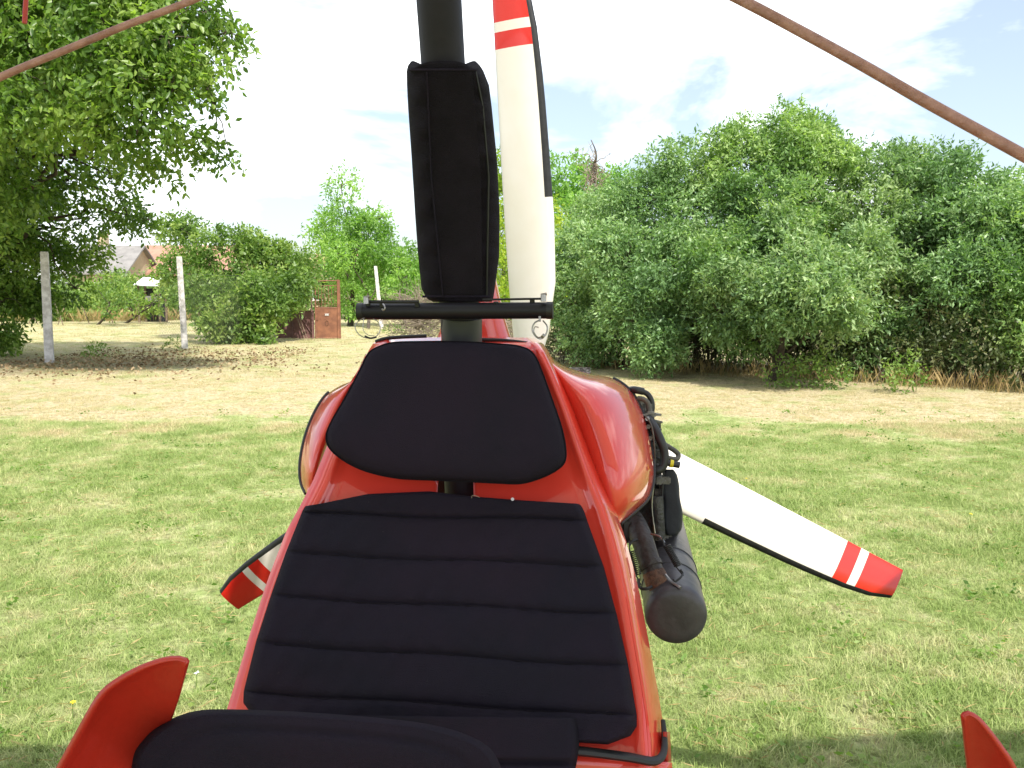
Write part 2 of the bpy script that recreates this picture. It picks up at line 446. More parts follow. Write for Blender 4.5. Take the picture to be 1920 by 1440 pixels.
def scatter_obj(name, pts, rots, scs, coll, seed=0):
    me = bpy.data.meshes.new(name); me.from_pydata([tuple(p) for p in pts], [], [])
    a = me.attributes.new('rz', 'FLOAT', 'POINT'); a.data.foreach_set('value', np.array(rots, dtype=np.float32))
    a = me.attributes.new('sc', 'FLOAT', 'POINT'); a.data.foreach_set('value', np.array(scs, dtype=np.float32))
    o = bpy.data.objects.new(name, me); COL.objects.link(o)
    g = bpy.data.node_groups.new(name + '_nodes', 'GeometryNodeTree')
    g.interface.new_socket('Geometry', in_out='INPUT', socket_type='NodeSocketGeometry')
    g.interface.new_socket('Geometry', in_out='OUTPUT', socket_type='NodeSocketGeometry')
    N, L = g.nodes, g.links
    i = N.new('NodeGroupInput'); ou = N.new('NodeGroupOutput')
    ci = N.new('GeometryNodeCollectionInfo'); ci.inputs['Collection'].default_value = coll
    ci.inputs['Separate Children'].default_value = True; ci.inputs['Reset Children'].default_value = True
    ip = N.new('GeometryNodeInstanceOnPoints'); ip.inputs['Pick Instance'].default_value = True
    L.new(i.outputs[0], ip.inputs['Points']); L.new(ci.outputs[0], ip.inputs['Instance'])
    rv = N.new('FunctionNodeRandomValue'); rv.data_type = 'INT'; rv.inputs[4].default_value = 0; rv.inputs[5].default_value = 5
    L.new(rv.outputs[2], ip.inputs['Instance Index'])
    na = N.new('GeometryNodeInputNamedAttribute'); na.data_type = 'FLOAT'; na.inputs['Name'].default_value = 'rz'
    cx = N.new('ShaderNodeCombineXYZ'); L.new(na.outputs[0], cx.inputs['Z'])
    e2r = N.new('FunctionNodeEulerToRotation'); L.new(cx.outputs[0], e2r.inputs[0]); L.new(e2r.outputs[0], ip.inputs['Rotation'])
    nb = N.new('GeometryNodeInputNamedAttribute'); nb.data_type = 'FLOAT'; nb.inputs['Name'].default_value = 'sc'
    L.new(nb.outputs[0], ip.inputs['Scale']); L.new(ip.outputs[0], ou.inputs[0])
    m = o.modifiers.new('scatter', 'NODES'); m.node_group = g
    return o

pts, rots, scs = [], [], []
def nz2(x, y):
    return 0.5 + 0.25 * (math.sin(1.7 * x + 2.3 * y) + math.sin(3.1 * x - 1.9 * y + 1.3)) * 0.5 + 0.25 * math.sin(0.8 * x + 5.2 * y + 2) * math.sin(4.4 * x - 0.6 * y)
for (y0, y1, dens, s) in ((1.2, 4.2, 400, 1.0), (4.2, 8.5, 280, 1.05), (8.5, 13, 90, 1.0), (13, 19, 32, 1.5), (19, 27, 12, 2.0), (27, 40, 5, 2.8)):
    hw0 = y1 * 0.70 + 0.8
    n = int((y1 - y0) * 2 * hw0 * dens)
    X = rng.uniform(-hw0, hw0, n); Y = rng.uniform(y0, y1, n)
    for x, y in zip(X, Y):
        if abs(x) > y * 0.68 + 0.7: continue
        pts.append((x, y, 0.02 * math.sin(x * 0.9 + 0.7 * y) * math.cos(y * 0.55 - x * 0.3) if y > 3 else 0))
        rots.append(rng.uniform(0, 6.28)); scs.append(s * rng.uniform(0.6, 1.1) * (0.7 + 0.6 * nz2(x, y)) * (1.0 if y < 8.5 else 0.75))
lawn = scatter_obj('grass', pts, rots, scs, protos)
tag(lawn, 'short mown sunlit grass in green and straw coloured patches', 'grass', kind='stuff')
print('tufts', len(pts))

# ------------------------------------------------------------------ foliage
LEAF4 = np.array([(0, 0, 0), (0.5, 0.5, 0.06), (0, 1.0, -0.05), (-0.5, 0.5, 0.06)])
def leaves(centers, dirs, L, W, jitter=0.7, six=False):
    """one leaf per centre, growing along dirs with random roll; returns vertex array"""
    n = len(centers)
    d = dirs + rng.normal(0, jitter, (n, 3)); d /= np.linalg.norm(d, axis=1)[:, None] + 1e-9
    a = rng.normal(0, 1, (n, 3)); a[:, 2] += 0.0
    s = np.cross(d, a); s /= np.linalg.norm(s, axis=1)[:, None] + 1e-9
    nn = np.cross(s, d)
    ln = L * rng.uniform(0.6, 1.2, n)[:, None]; wd = W * rng.uniform(0.7, 1.2, n)[:, None]
    if six:
        V = np.stack([centers, centers + d * ln * .38 + s * wd * .5 + nn * wd * .18, centers + d * ln * .75 + s * wd * .36 + nn * wd * .1 - nn * ln * .03,
                      centers + d * ln - nn * ln * .12, centers + d * ln * .75 - s * wd * .36 + nn * wd * .1 - nn * ln * .03, centers + d * ln * .38 - s * wd * .5 + nn * wd * .18,
                      centers + d * ln * .5 - nn * wd * .05], axis=1)
        return V.reshape(-1, 3)
    V = np.stack([centers, centers + d * ln * .45 + s * wd * .5 + nn * wd * .15, centers + d * ln - nn * ln * .1, centers + d * ln * .45 - s * wd * .5 + nn * wd * .15], axis=1)
    return V.reshape(-1, 3)
SIX = [(0, 1, 6), (1, 2, 6), (2, 3, 6), (3, 4, 6), (4, 5, 6), (5, 0, 6)]
FOUR = [(0, 1, 2, 3)]

def clump_noise(p, f, seed):
    r = np.random.default_rng(seed); s = 0
    for k in range(4):
        v = r.normal(0, 1, 3) * f * (1 + k * 0.6); s = s + np.sin(p @ v + r.uniform(0, 6.28))
    return s / 4

def crown(blobs, sprigs_per_m2, per, L, W, sprig_len, gap=-0.25, gf=1.6, droop=0.3, six=False, seed=3, inner=0.5, flat=0.85, ragged=0.12, fill=0.3, lump=0):
    """blobs: world centre, radius (m) -> leaf verts. Leaves hang on sprigs that stand out from the boughs"""
    out = []
    if lump:
        nb_ = []
        for (c, r) in blobs:
            nb_.append((c, r * .84))
            for q in range(lump):
                u = rng.normal(0, 1, 3); u /= np.linalg.norm(u); rr = r * rng.uniform(.20, .46)
                nb_.append((np.array(c) + u * np.array((1, 1, flat)) * (r * rng.uniform(.62, 1.0)), rr))
        blobs = nb_
    for (c, r) in blobs:
        n = int(4 * math.pi * r * r * sprigs_per_m2)
        u = rng.normal(0, 1, (n, 3)); u /= np.linalg.norm(u, axis=1)[:, None]
        rad = r * (1 + ragged * clump_noise(u * 1.0, 3.0, seed + int(r * 1000)) * 2.2) * np.where(rng.uniform(0, 1, n) < fill, rng.uniform(inner * .6, 1, n), rng.uniform(0.86, 1.06, n))
        p = np.array(c)[None] + u * rad[:, None] * np.array((1, 1, flat))[None]
        keep = clump_noise(p, gf, seed) > gap + rng.normal(0, 0.12, n)
        keep &= p[:, 2] > 0.05
        p, uu = p[keep], u[keep]
        sd_ = uu * 0.8 + rng.normal(0, 0.45, uu.shape); sd_[:, 2] -= droop; sd_ /= np.linalg.norm(sd_, axis=1)[:, None]
        for k in range(per):
            t = (k + .3) / per
            q = p + sd_ * (sprig_len * t) + rng.normal(0, sprig_len * 0.10, p.shape)
            q[:, 2] -= droop * sprig_len * t * t * .6
            dd = sd_ * 0.5; dd[:, 2] -= droop * .6
            out.append(leaves(q, dd, L, W, 0.55, six))
    return np.concatenate(out)

def branches(name, base, tips, r0, mat_, parent, wob=0.12, n=7):
    parts = []
    for tp in tips:
        t, rr = tp[0], tp[1]
        b = Vector(tp[2]) if len(tp) > 2 else Vector(base[random.randrange(len(base))] if isinstance(base, list) else base); t = Vector(t); L = (t - b).length
        ps = [b]
        for k in range(1, n):
            f = k / n
            q = b.lerp(t, f) + Vector((random.gauss(0, 1), random.gauss(0, 1), random.gauss(0, .6))) * L * wob * 0.35 * math.sin(f * math.pi)
            q.z += L * 0.10 * math.sin(f * math.pi)
            ps.append(q)
        ps.append(t)
        parts.append(tube_data(ps, [rr * (1 - .85 * i / n) + .002 for i in range(n + 1)], 6, True))
    V, Fc = join_data(parts)
    o = mesh(name, V, Fc, mat_, parent); o['kind'] = 'stuff'
    return o

def plant(name, label, cat, base, blobs_px, lm, sp, per, L, W, slen, trunk_r=0.04, group=None, nb=14, trunk=True, leafpart='crown', **kw):
    """blobs_px: (px, py, depth, radius in px) -> metres"""
    root = empty(name, base, label, cat, group)
    bl = []
    for (px, py, d, r) in blobs_px:
        bl.append((P(px, py, d), r * d / F))
    V = crown(bl, sp, per, L, W, slen, **kw)
    six = kw.get('six', False)
    fast_mesh(leafpart, V, 7 if six else 4, lm, root, 'stuff', SIX if six else FOUR)
    if trunk:
        b = Vector(base)
        big = max(bl, key=lambda q: q[1])[0]
        top = b.lerp(Vector((big.x, big.y, big.z)), 0.55)
        ps = [b - Vector((0, 0, .05)), b.lerp(top, .35) + Vector((.03, 0, 0)), b.lerp(top, .7) - Vector((.03, 0, 0)), top]
        tube('trunk', ps, [trunk_r * 1.25, trunk_r, trunk_r * .85, trunk_r * .6], BARK, root, 9)
        tips = []
        for c, r in bl:
            tips.append((c, trunk_r * .45))
            for q in range(max(2, nb // len(bl))):
                u = Vector((random.gauss(0, 1), random.gauss(0, 1), random.gauss(0, .8))).normalized()
                tips.append((c + u * r * .9, trunk_r * .16, c))
        branches('branch', [ps[1], ps[2], top], tips, trunk_r * .5, BARK, root)
    return root, len(V)

tot = 0
# --- right-hand thicket of shrubs
LM_R = leaf_mat('grey_green_leaf', ((0.081, 0.155, 0.060), (0.155, 0.269, 0.101), (0.323, 0.444, 0.195)), 0.30, 0.42, 0.9)
LM_R2 = leaf_mat('fresh_green_leaf', ((0.087, 0.168, 0.056), (0.175, 0.289, 0.092), (0.349, 0.457, 0.168)), 0.35, 0.42, 0.9)
LM_R3 = leaf_mat('silvery_green_leaf', ((0.083, 0.155, 0.063), (0.168, 0.274, 0.103), (0.336, 0.431, 0.196)), 0.30, 0.42, 0.9)
RK = dict(lump=12, sp=104, per=7, L=0.088, W=0.031, slen=0.17, gap=-0.30, gf=2.2, droop=0.12, inner=0.45, ragged=0.16)
thicket = [
 ('dense dark green shrub beside the white upright blade', LM_R, 15.4, [(1085, 470, 15.4, 62), (1075, 560, 15.2, 60), (1120, 420, 15.6, 60), (1110, 640, 15.0, 55), (1150, 520, 15.0, 70)]),
 ('rounded green shrub rising left of the tallest one in the thicket', LM_R, 14.0, [(1215, 400, 14.3, 80), (1180, 490, 13.8, 85), (1200, 590, 13.6, 80), (1290, 330, 14.4, 78), (1330, 420, 13.9, 95), (1270, 510, 13.4, 90), (1230, 640, 13.4, 60)]),
 ('tallest green shrub with the twin peaked top at the middle of the thicket', LM_R2, 13.2, [(1490, 290, 13.6, 82), (1400, 310, 13.8, 85), (1540, 330, 13.6, 80), (1460, 400, 13.0, 100), (1370, 500, 12.8, 85), (1480, 245, 13.8, 38), (1530, 250, 13.8, 36), (1400, 610, 12.8, 70), (1480, 470, 13.6, 90), (1560, 430, 13.8, 70), (1600, 500, 13.6, 70), (1740, 500, 13.6, 60)]),
 ('pale leafy shrub bulging out in front of the tall thicket', LM_R3, 11.6, [(1520, 540, 11.5, 92), (1450, 560, 11.7, 78), (1580, 560, 11.6, 66), (1510, 490, 11.8, 62), (1590, 520, 11.8, 48), (1385, 530, 12.3, 62), (1625, 470, 12.4, 55), (1350, 590, 12.6, 55), (1470, 440, 12.4, 50)]),
 ('greyish green shrub standing right of the twin peaked one', LM_R3, 13.2, [(1650, 340, 13.6, 78), (1640, 420, 13.2, 90), (1720, 318, 13.8, 52), (1700, 470, 13.0, 80), (1700, 590, 12.9, 75), (1620, 640, 13.0, 60)]),
 ('loose topped shrub with upright sprays near the right edge of the view', LM_R, 12.6, [(1800, 350, 12.8, 72), (1790, 298, 13.0, 36), (1840, 420, 12.5, 90), (1800, 520, 12.3, 80), (1840, 620, 12.4, 70), (1760, 400, 12.8, 60), (1900, 370, 12.9, 50)]),
 ('bright green shrub cut by the right edge of the view', LM_R2, 11.8, [(1920, 520, 11.8, 75), (1950, 430, 12.2, 90), (1960, 620, 11.6, 80), (2050, 500, 12.0, 110), (1900, 600, 11.9, 40)]),
]
for i, (lab, lm, d, bl) in enumerate(thicket):
    mxp = sum(b[0] for b in bl) / len(bl)
    v = P(mxp, 700, d); base = (v.x, v.y + 1.3, 0)
    _, n = plant('shrub', lab, 'shrub', base, bl, lm, trunk_r=0.06, group='shrubs of the thicket on the right', nb=30, **RK); tot += n
# dark lower tier of the thicket: stems and darker, browner leaves
def stems(root, x0, x1, y0, y1, n, zmax, r, m, name='stem'):
    parts = []
    for k in range(n):
        f = random.random(); x = x0 + (x1 - x0) * f + random.gauss(0, .1); y = y0 + (y1 - y0) * f + random.uniform(0, 1.2)
        h = zmax * random.uniform(.5, 1)
        ps = [Vector((x, y, -.02))]
        for q in range(1, 5): ps.append(ps[-1] + Vector((random.gauss(0, .08), random.gauss(0, .08), h / 4)))
        parts.append(tube_data(ps, [r * random.uniform(.6, 1.2) * (1 - .15 * i) for i in range(5)], 5, False))
    V, Fc = join_data(parts); o = mesh(name, V, Fc, m, root); o['kind'] = 'stuff'; return o
gL = G(1075, 690); gR = G(1960, 742)
root = empty('undergrowth', (gL.lerp(gR, .5).x, gL.lerp(gR, .5).y, 0), 'shaded tangle of stems and leaves along the foot of the thicket', 'undergrowth')
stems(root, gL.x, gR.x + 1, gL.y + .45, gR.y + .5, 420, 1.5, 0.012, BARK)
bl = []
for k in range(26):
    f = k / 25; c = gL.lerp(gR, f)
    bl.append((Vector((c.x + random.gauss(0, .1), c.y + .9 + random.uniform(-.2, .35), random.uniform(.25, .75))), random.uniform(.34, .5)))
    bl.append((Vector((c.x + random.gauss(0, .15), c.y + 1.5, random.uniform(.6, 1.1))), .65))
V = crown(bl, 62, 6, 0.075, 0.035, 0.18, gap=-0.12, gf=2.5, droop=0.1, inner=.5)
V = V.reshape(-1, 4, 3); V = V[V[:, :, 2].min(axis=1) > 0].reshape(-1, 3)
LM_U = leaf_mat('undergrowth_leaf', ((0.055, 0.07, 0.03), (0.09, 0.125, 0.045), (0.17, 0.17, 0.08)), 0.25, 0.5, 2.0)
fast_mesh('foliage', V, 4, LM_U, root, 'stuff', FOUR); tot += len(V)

# young low weeds at the foot
LM_W = leaf_mat('weed_leaf', ((0.065, 0.130, 0.026), (0.130, 0.221, 0.046), (0.260, 0.338, 0.104)), 0.4, 0.5, 1.5)
for i, (px, py, h, lab) in enumerate([(1480, 728, .4, 'light green weed growing at the foot of the pale bulging shrub'),
                                      (1560, 730, .45, 'leafy weed clump right of the others at the foot of the thicket'),
                                      (1700, 738, .5, 'tall pale weed clump standing in dry stalks by the thicket'),
                                      (1880, 722, .6, 'bushy weed clump near the right edge below the thicket')]):
    g = G(px, py); rt = empty('weed', g, lab, 'weed', 'weeds at the foot of the thicket')
    b2 = [(g + Vector((random.gauss(0, .12), random.gauss(0, .1), h * z)), .16 + .12 * (1 - z)) for z in (.25, .5, .8)]
    V = crown(b2, 70, 4, .07, .03, .12, gap=-.6, droop=.05, inner=.3); fast_mesh('foliage', V, 4, LM_W, rt, 'stuff', FOUR)
    stems(rt, g.x - .1, g.x + .1, g.y - .05, g.y, 7, h, .005, TWIG)

# dry straw stalks along foot of thicket and fence line
def straw(name, label, spots, parent=None):
    arr = []
    for (x, y, sx, sy, n, h) in spots:
        X = rng.normal(x, sx, n); Y = rng.normal(y, sy, n); H = h * rng.uniform(.3, 1.1, n)
        ax = rng.normal(0, .25, n); ay = rng.normal(0, .25, n); w_ = .0035 + .001 * H
        a = rng.uniform(0, 3.14, n); cx, cy = np.cos(a) * w_, np.sin(a) * w_
        p0 = np.stack([X - cx, Y - cy, 0 * X], 1); p1 = np.stack([X + cx, Y + cy, 0 * X], 1)
        p2 = np.stack([X + ax * H * .5 + cx * .7, Y + ay * H * .5 + cy * .7, H * .6], 1)
        p3 = np.stack([X + ax * H * 1.1, Y + ay * H * 1.1, H], 1)
        arr.append(np.stack([p0, p1, p2, p3], 1).reshape(-1, 3))
    o = fast_mesh(name, np.concatenate(arr), 4, STRAW, parent, 'stuff', [(0, 1, 2), (0, 2, 3)])
    tag(o, label, 'dry grass'); return o
spots = []
for k in range(40):
    f = k / 39; c = gL.lerp(gR, f); spots.append((c.x, c.y + .45, .14, .22, int(28 + 50 * f * random.random()), .20 + .22 * f * random.random()))
straw('dry_grass', 'straw coloured dry stalks along the foot of the thicket', spots)

# --- plants behind the fence
LM_E = leaf_mat('elder_leaf', ((0.065, 0.125, 0.030), (0.140, 0.235, 0.052), (0.30, 0.38, 0.11)), 0.38, 0.45, 1.1)
LM_Y = leaf_mat('yellow_green_leaf', ((0.117, 0.195, 0.026), (0.221, 0.312, 0.039), (0.416, 0.468, 0.065)), 0.5, 0.5, 0.8)
LM_A = leaf_mat('feathery_leaf', ((0.085, 0.170, 0.042), (0.198, 0.340, 0.085), (0.340, 0.481, 0.142)), 0.5, 0.5, 0.7)
EK = dict(lump=9, sp=42, per=6, L=0.145, W=0.06, slen=0.26, gap=-0.35, gf=1.5, droop=0.2, inner=0.5, ragged=0.14)
for lab, lm, px0, d, bl in [
 ('round topped elder bush left of the others behind the wire mesh', LM_E, 400, 24.5, [(342, 430, 25.5, 38), (352, 495, 25, 50), (400, 560, 23.5, 55), (430, 480, 24.5, 62), (440, 590, 23.0, 48)]),
 ('wide yellow green elder bush spilling over the maroon panel', LM_E, 500, 24.0, [(490, 490, 24.5, 55), (540, 500, 24.5, 48), (500, 550, 23.3, 55), (545, 535, 23.8, 38), (470, 610, 22.8, 42), (535, 560, 24.5, 22), (415, 610, 22.8, 35)]),
]:
    v = P(px0, 640, d); _, n = plant('elder_bush', lab, 'bush', (v.x, v.y, 0), bl, lm, trunk_r=.06, group='elder bushes behind the wire mesh', nb=16, **EK); tot += n
v = P(655, 560, 36); _, n = plant('ailanthus_tree', 'bright green feathery tree standing above the rusty gate', 'tree', (v.x, v.y, 0),
   [(655, 410, 36, 40), (640, 350, 36, 24), (690, 430, 36, 38), (620, 430, 36.5, 32), (670, 470, 35.5, 50), (598, 445, 37, 18), (710, 410, 36, 18), (625, 490, 36, 24)], LM_A, trunk_r=.12, nb=26,
   sp=22, per=11, L=0.20, W=0.07, slen=0.55, gap=-0.15, gf=1.3, droop=.35, ragged=.25); tot += n
for lab, px0, d, bl in [
 ('bright green bush right of the rusty gate', 690, 33, [(690, 500, 37, 40), (655, 510, 36, 32), (665, 560, 35.5, 34), (640, 480, 34, 22)]),
 ('leafy green bush beside the leaning white post', 760, 33, [(740, 490, 36, 36), (775, 490, 36, 34), (760, 535, 35, 34), (800, 520, 36, 35)]),
 ('yellow green bush seen between mast and upright blade', 950, 30, [(935, 320, 31, 40), (938, 380, 31, 46), (940, 440, 30, 46), (945, 510, 29, 48), (960, 570, 27, 40), (1010, 400, 31, 40), (1040, 480, 30, 32), (1035, 560, 26, 30)]),
]:
    v = P(px0, 600, d); _, n = plant('bush', lab, 'bush', (v.x, v.y, 0), bl, LM_Y if px0 == 950 else LM_A, trunk_r=.06, group='bushes beyond the gate', nb=10,
       sp=38, per=6, L=0.17, W=0.07, slen=0.34, gap=-.4, gf=1.3, droop=.2, ragged=.2); tot += n
LM_B = leaf_mat('light_green_leaf', ((0.099, 0.198, 0.057), (0.184, 0.326, 0.085), (0.312, 0.467, 0.142)), 0.5, 0.5, .5)
for lab, px0, bl in [('light green tree behind the dead twiggy top', 1060, [(1060, 330, 40, 38), (1090, 350, 40, 45), (1040, 380, 40, 40), (1080, 410, 39, 50)]),
                     ('light green tree showing behind the left end of the thicket', 1160, [(1150, 345, 42, 30), (1180, 350, 42, 28), (1150, 400, 41, 40)])]:
    v = P(px0, 580, 41); _, n = plant('tree', lab, 'tree', (v.x, v.y, 0), bl, LM_B, trunk_r=.14, group='light green trees far behind', nb=8,
       sp=22, per=7, L=0.22, W=0.10, slen=0.45, gap=-.35, gf=.9, droop=.2, ragged=.2); tot += n
# dead tree top
base = P(1110, 420, 34); g0 = Vector((base.x, base.y, 0))
root = empty('dead_tree', g0, 'bare dead tree with thin grey twigs above the thicket', 'tree')
tube('trunk', [g0, base, P(1112, 330, 34), P(1118, 290, 34), P(1108, 262, 34)], [.12, .09, .06, .035, .012], BARK, root, 8)
tips = []
for k in range(60):
    t = random.random(); tips.append((P(1112 + random.gauss(0, 17), 262 + 120 * t + random.gauss(0, 8), 34 + random.gauss(0, .3)), .022))
branches('branch', [P(1111, 400, 34), P(1112, 360, 34), P(1114, 330, 34), P(1116, 305, 34)], tips, .02, TWIG, root, wob=.3)

# --- walnut tree on the left
LM_WN = leaf_mat('walnut_leaf', ((0.050, 0.105, 0.018), (0.115, 0.20, 0.034), (0.25, 0.34, 0.08)), 0.42, 0.38, 1.2)
wbase = (P(-30, 600, 18.2).x, P(-30, 600, 18.2).y, 0)
wb = [(40, -60, 13.0, 130), (190, -50, 12.6, 120), (330, -30, 12.6, 84), (60, 60, 12.6, 118), (200, 70, 12.3, 108), (315, 75, 12.3, 84), (385, 122, 12.4, 50), (424, 60, 12.8, 28), (390, 20, 12.8, 36),
      (110, 180, 12.6, 84), (240, 170, 12.2, 82), (325, 168, 12.2, 58), (25, 220, 12.9, 62), (392, 172, 12.3, 20), (175, 240, 12.4, 48), (285, 225, 12.5, 36),
      (-80, 100, 13.5, 160), (-100, 330, 14.5, 150), (0, -260, 13.4, 190), (220, -230, 13.4, 170), (40, 20, 15.5, 130), (170, 50, 15.3, 100), (40, 140, 16, 95), (-110, 150, 16, 150), (150, 150, 15.5, 70), (-60, 280, 16.5, 90), (-200, -80, 14, 200), (-160, -300, 14, 220), (100, -420, 14.5, 220)]
wl = [(40, 340, 17.6, 66), (130, 335, 17.0, 56), (215, 335, 16.5, 42), (60, 420, 18.0, 78), (160, 410, 17.6, 54), (235, 395, 17.2, 36), (20, 520, 18.4, 62), (110, 490, 18.3, 44),
      (-40, 600, 18.4, 72), (-30, 480, 18.6, 110), (-5, 620, 18.0, 34), (280, 412, 17.0, 22), (178, 470, 18.0, 26), (140, 540, 18.2, 26), (60, 560, 18.4, 34), (90, 300, 16.5, 50), (170, 300, 16, 40), (-10, 400, 17.5, 80), (0, 480, 17.2, 60), (20, 560, 18, 60)]
wt = [(350, 258, 12.9, 20), (395, 272, 12.9, 15), (432, 292, 12.9, 11), (415, 282, 12.9, 11), (372, 268, 12.9, 13), (300, 300, 13.5, 22), (255, 295, 13.5, 26), (372, 246, 12.8, 8), (350, 340, 13.4, 9)]
root = empty('walnut_tree', wbase, 'large walnut tree with broad leaves hanging in from the left', 'tree')
c1 = [(P(a, b, d), r * d / F) for a, b, d, r in wb]; c2 = [(P(a, b, d), r * d / F) for a, b, d, r in wl]; c3 = [(P(a, b, d), r * d / F) for a, b, d, r in wt]
V1 = crown(c1, 38, 7, 0.128, 0.062, 0.34, gap=-0.26, gf=2.0, droop=0.45, six=True, inner=.35, ragged=.15, lump=7, fill=.2)
V2 = crown(c2, 40, 7, 0.118, 0.056, 0.30, gap=-0.10, gf=1.8, droop=0.42, six=True, inner=.35, ragged=.25, lump=6, fill=.2)
V3 = crown(c3, 60, 7, 0.13, 0.060, 0.28, gap=-1.5, gf=2.5, droop=0.45, six=True, inner=.1, ragged=.2)
V = np.concatenate([V1, V2, V3]); tot += len(V)
fast_mesh('crown', V, 7, LM_WN, root, 'stuff', SIX)
wx, wy = wbase[0], wbase[1]
forks = [Vector((wx + .1, wy - .1, 1.7)), Vector((wx + .3, wy - .5, 2.6)), Vector((wx + .6, wy - 1.3, 3.8)), Vector((wx + .9, wy - 2.0, 4.6))]
tube('trunk', [wbase, (wx + .05, wy, 1.0)] + forks, [.30, .24, .21, .19, .15, .09], BARK, root, 14)
tips = [(c, .05) for c, r in c1 + c2]
cc = [c for c, r in c1 + c2]
for c, r in c3: tips.append((c, .014, min(cc, key=lambda q: (q - c).length)))
for c, r in c1[:16] + c2:
    for k in range(6):
        u = Vector((random.gauss(0, 1), random.gauss(0, 1), random.gauss(0, 1))).normalized(); tips.append((c + u * r * .9, .011, c))
branches('branch', forks, tips, .05, BARK, root, wob=.16)
print('leaf verts', tot); print('zk')

# hedgerows far behind
LM_H = leaf_mat('hedge_leaf', ((0.065, 0.117, 0.033), (0.130, 0.208, 0.052), (0.234, 0.312, 0.104)), 0.35, 0.5, .4)
bl = []
for k in range(46):
    px = -260 + k * 52
    d = 46 + random.uniform(-2, 3); top = 545 + random.uniform(-12, 10)
    if 140 < px < 330: top = 548
    if px > 560: top = 500 + random.uniform(-10, 10)
    bl.append((P(px, top + 15, d), random.uniform(.9, 1.3)))
    bl.append((P(px + 20, 575, d - 1), 1.1))
V = crown(bl, 16, 5, .26, .13, .5, gap=-.5, gf=.8, droop=.1, ragged=.2)
hd = fast_mesh('hedgerow', V, 4, LM_H, None, 'stuff', FOUR); tag(hd, 'far hedgerow of mixed green bushes beyond the dry field', 'hedge')

# weedy growth in the garden behind the fence, left
for lab, bl in [
  ('dark green bush below the grey roof beyond the field', [(180, 545, 38, 20), (215, 530, 37, 20), (235, 560, 36, 22), (205, 575, 36, 16)]),
  ('yellow green shrub in front of the pink roof', [(232, 528, 40, 18), (215, 535, 40, 16), (318, 530, 40, 18), (322, 550, 38, 20), (245,560,39.5,16),(290,572,39.5,15), (265,578,39.5,14)]),
  ('low weedy bush at the left edge beyond the field', [(60, 560, 40, 20), (110, 560, 40, 18), (25, 565, 40, 20), (150, 565, 39, 15)]),
]:
    v = P(bl[0][0], 580, bl[0][2]); plant('garden_bush', lab, 'bush', (v.x, v.y, 0), bl, LM_E, trunk_r=.05, nb=6, group='garden bushes beyond the dry field',
        sp=32, per=5, L=0.19, W=0.09, slen=0.3, gap=-.4, gf=1.0, droop=.1, ragged=.2)
sp2 = []
for k in range(40):
    px = -20 + k * 12; g = G(px, 601 + random.uniform(-3, 3)); sp2.append((g.x, g.y, .4, .4, 70, .75))
straw('dry_grass', 'tall pale dry grass at the far side of the field', sp2)

# ------------------------------------------------------------------ houses and shed

def house(name, label, x0, x1, y0, y1, zw, zr, wallm, roofm, gable_x=True, wins=()):
    r = empty(name, ((x0 + x1) / 2, y0, 0), label, 'house')
    c = Vector(((x0 + x1) / 2, (y0 + y1) / 2, zw / 2))
    ym = (y0 + y1) / 2; e = .35
    V = [(x0, y0, 0), (x1, y0, 0), (x1, y1, 0), (x0, y1, 0), (x0, y0, zw), (x1, y0, zw), (x1, y1, zw), (x0, y1, zw), (x0, ym, zr), (x1, ym, zr)]
    mesh('wall', V, [(0, 1, 5, 4), (2, 3, 7, 6), (1, 2, 6, 9, 5), (3, 0, 4, 8, 7)], wallm, r, False)
    sl = (zr - zw) / (ym - y0)
    def slab(ya, za, yb, zb):
        vv = []
        for dz in (0.02, 0.16):
            vv += [(x0 - e, ya, za + dz), (x1 + e, ya, za + dz), (x1 + e, yb, zb + dz), (x0 - e, yb, zb + dz)]
        return vv, [(3, 2, 1, 0), (4, 5, 6, 7), (0, 1, 5, 4), (1, 2, 6, 5), (2, 3, 7, 6), (3, 0, 4, 7)]
    Vr, Fr = join_data([slab(y0 - e, zw - e * sl, ym, zr), slab(y1 + e, zw - e * sl, ym, zr)])
    rf = mesh('roof', Vr, Fr, roofm, r, False)
    for (xa, za) in wins:
        wv = box('window', Vector((xa, y0 - .02, za)), (.45, 0, 0), (0, .03, 0), (0, 0, .55), WHITEPL, r)
        box('pane', Vector((xa, y0 - .06, za)), (.36, 0, 0), (0, .012, 0), (0, 0, .46), DARKWIN, wv)
    return r, rf
def hx(px, d): return (px - 960) / F * d
D = 62
h1, rf1 = house('house', 'pale house with grey roof glimpsed below the walnut leaves', hx(135, D), hx(238, D), D, D + 6, 3.0, 4.9, STUCCO, SLATE, wins=[(hx(185, D), 1.7), (hx(215, D), 1.7)])
box('chimney', Vector((hx(160, D), D + 3.5, 5.3)), (.3, 0, 0), (0, .3, 0), (0, 0, .7), STUCCO, rf1)
h2, _ = house('house', 'long low house under a faded pink tiled roof behind the shrubs', hx(246, 66), hx(430, 66), 66, 74, 3.0, 5.2, STUCCO, TILE, wins=[(hx(270, 66), 1.6), (hx(330, 66), 1.6)])
h3, _ = house('house', 'pink roofed house showing between bush and gate', hx(575, 60), hx(690, 60), 60, 67, 2.4, 4.2, STUCCO, TILE, wins=[(hx(600, 60), 1.5)])
sdp = P(279, 560, 41)
shed = empty('garden_shed', (sdp.x, sdp.y, 0), 'small open shed with a pale metal roof beyond the dry field', 'shed')
zt = P(278, 532, 41).z
for sx in (-.5, .5):
    for sy in (0, .8): box('post', Vector((sdp.x + sx, sdp.y + sy, zt / 2)), (.04, 0, 0), (0, .04, 0), (0, 0, zt / 2), WOOD, shed)
box('back_wall', Vector((sdp.x, sdp.y + .86, zt / 2 - .1)), (.5, 0, 0), (0, .02, 0), (0, 0, zt / 2 - .12), DARKWIN, shed)
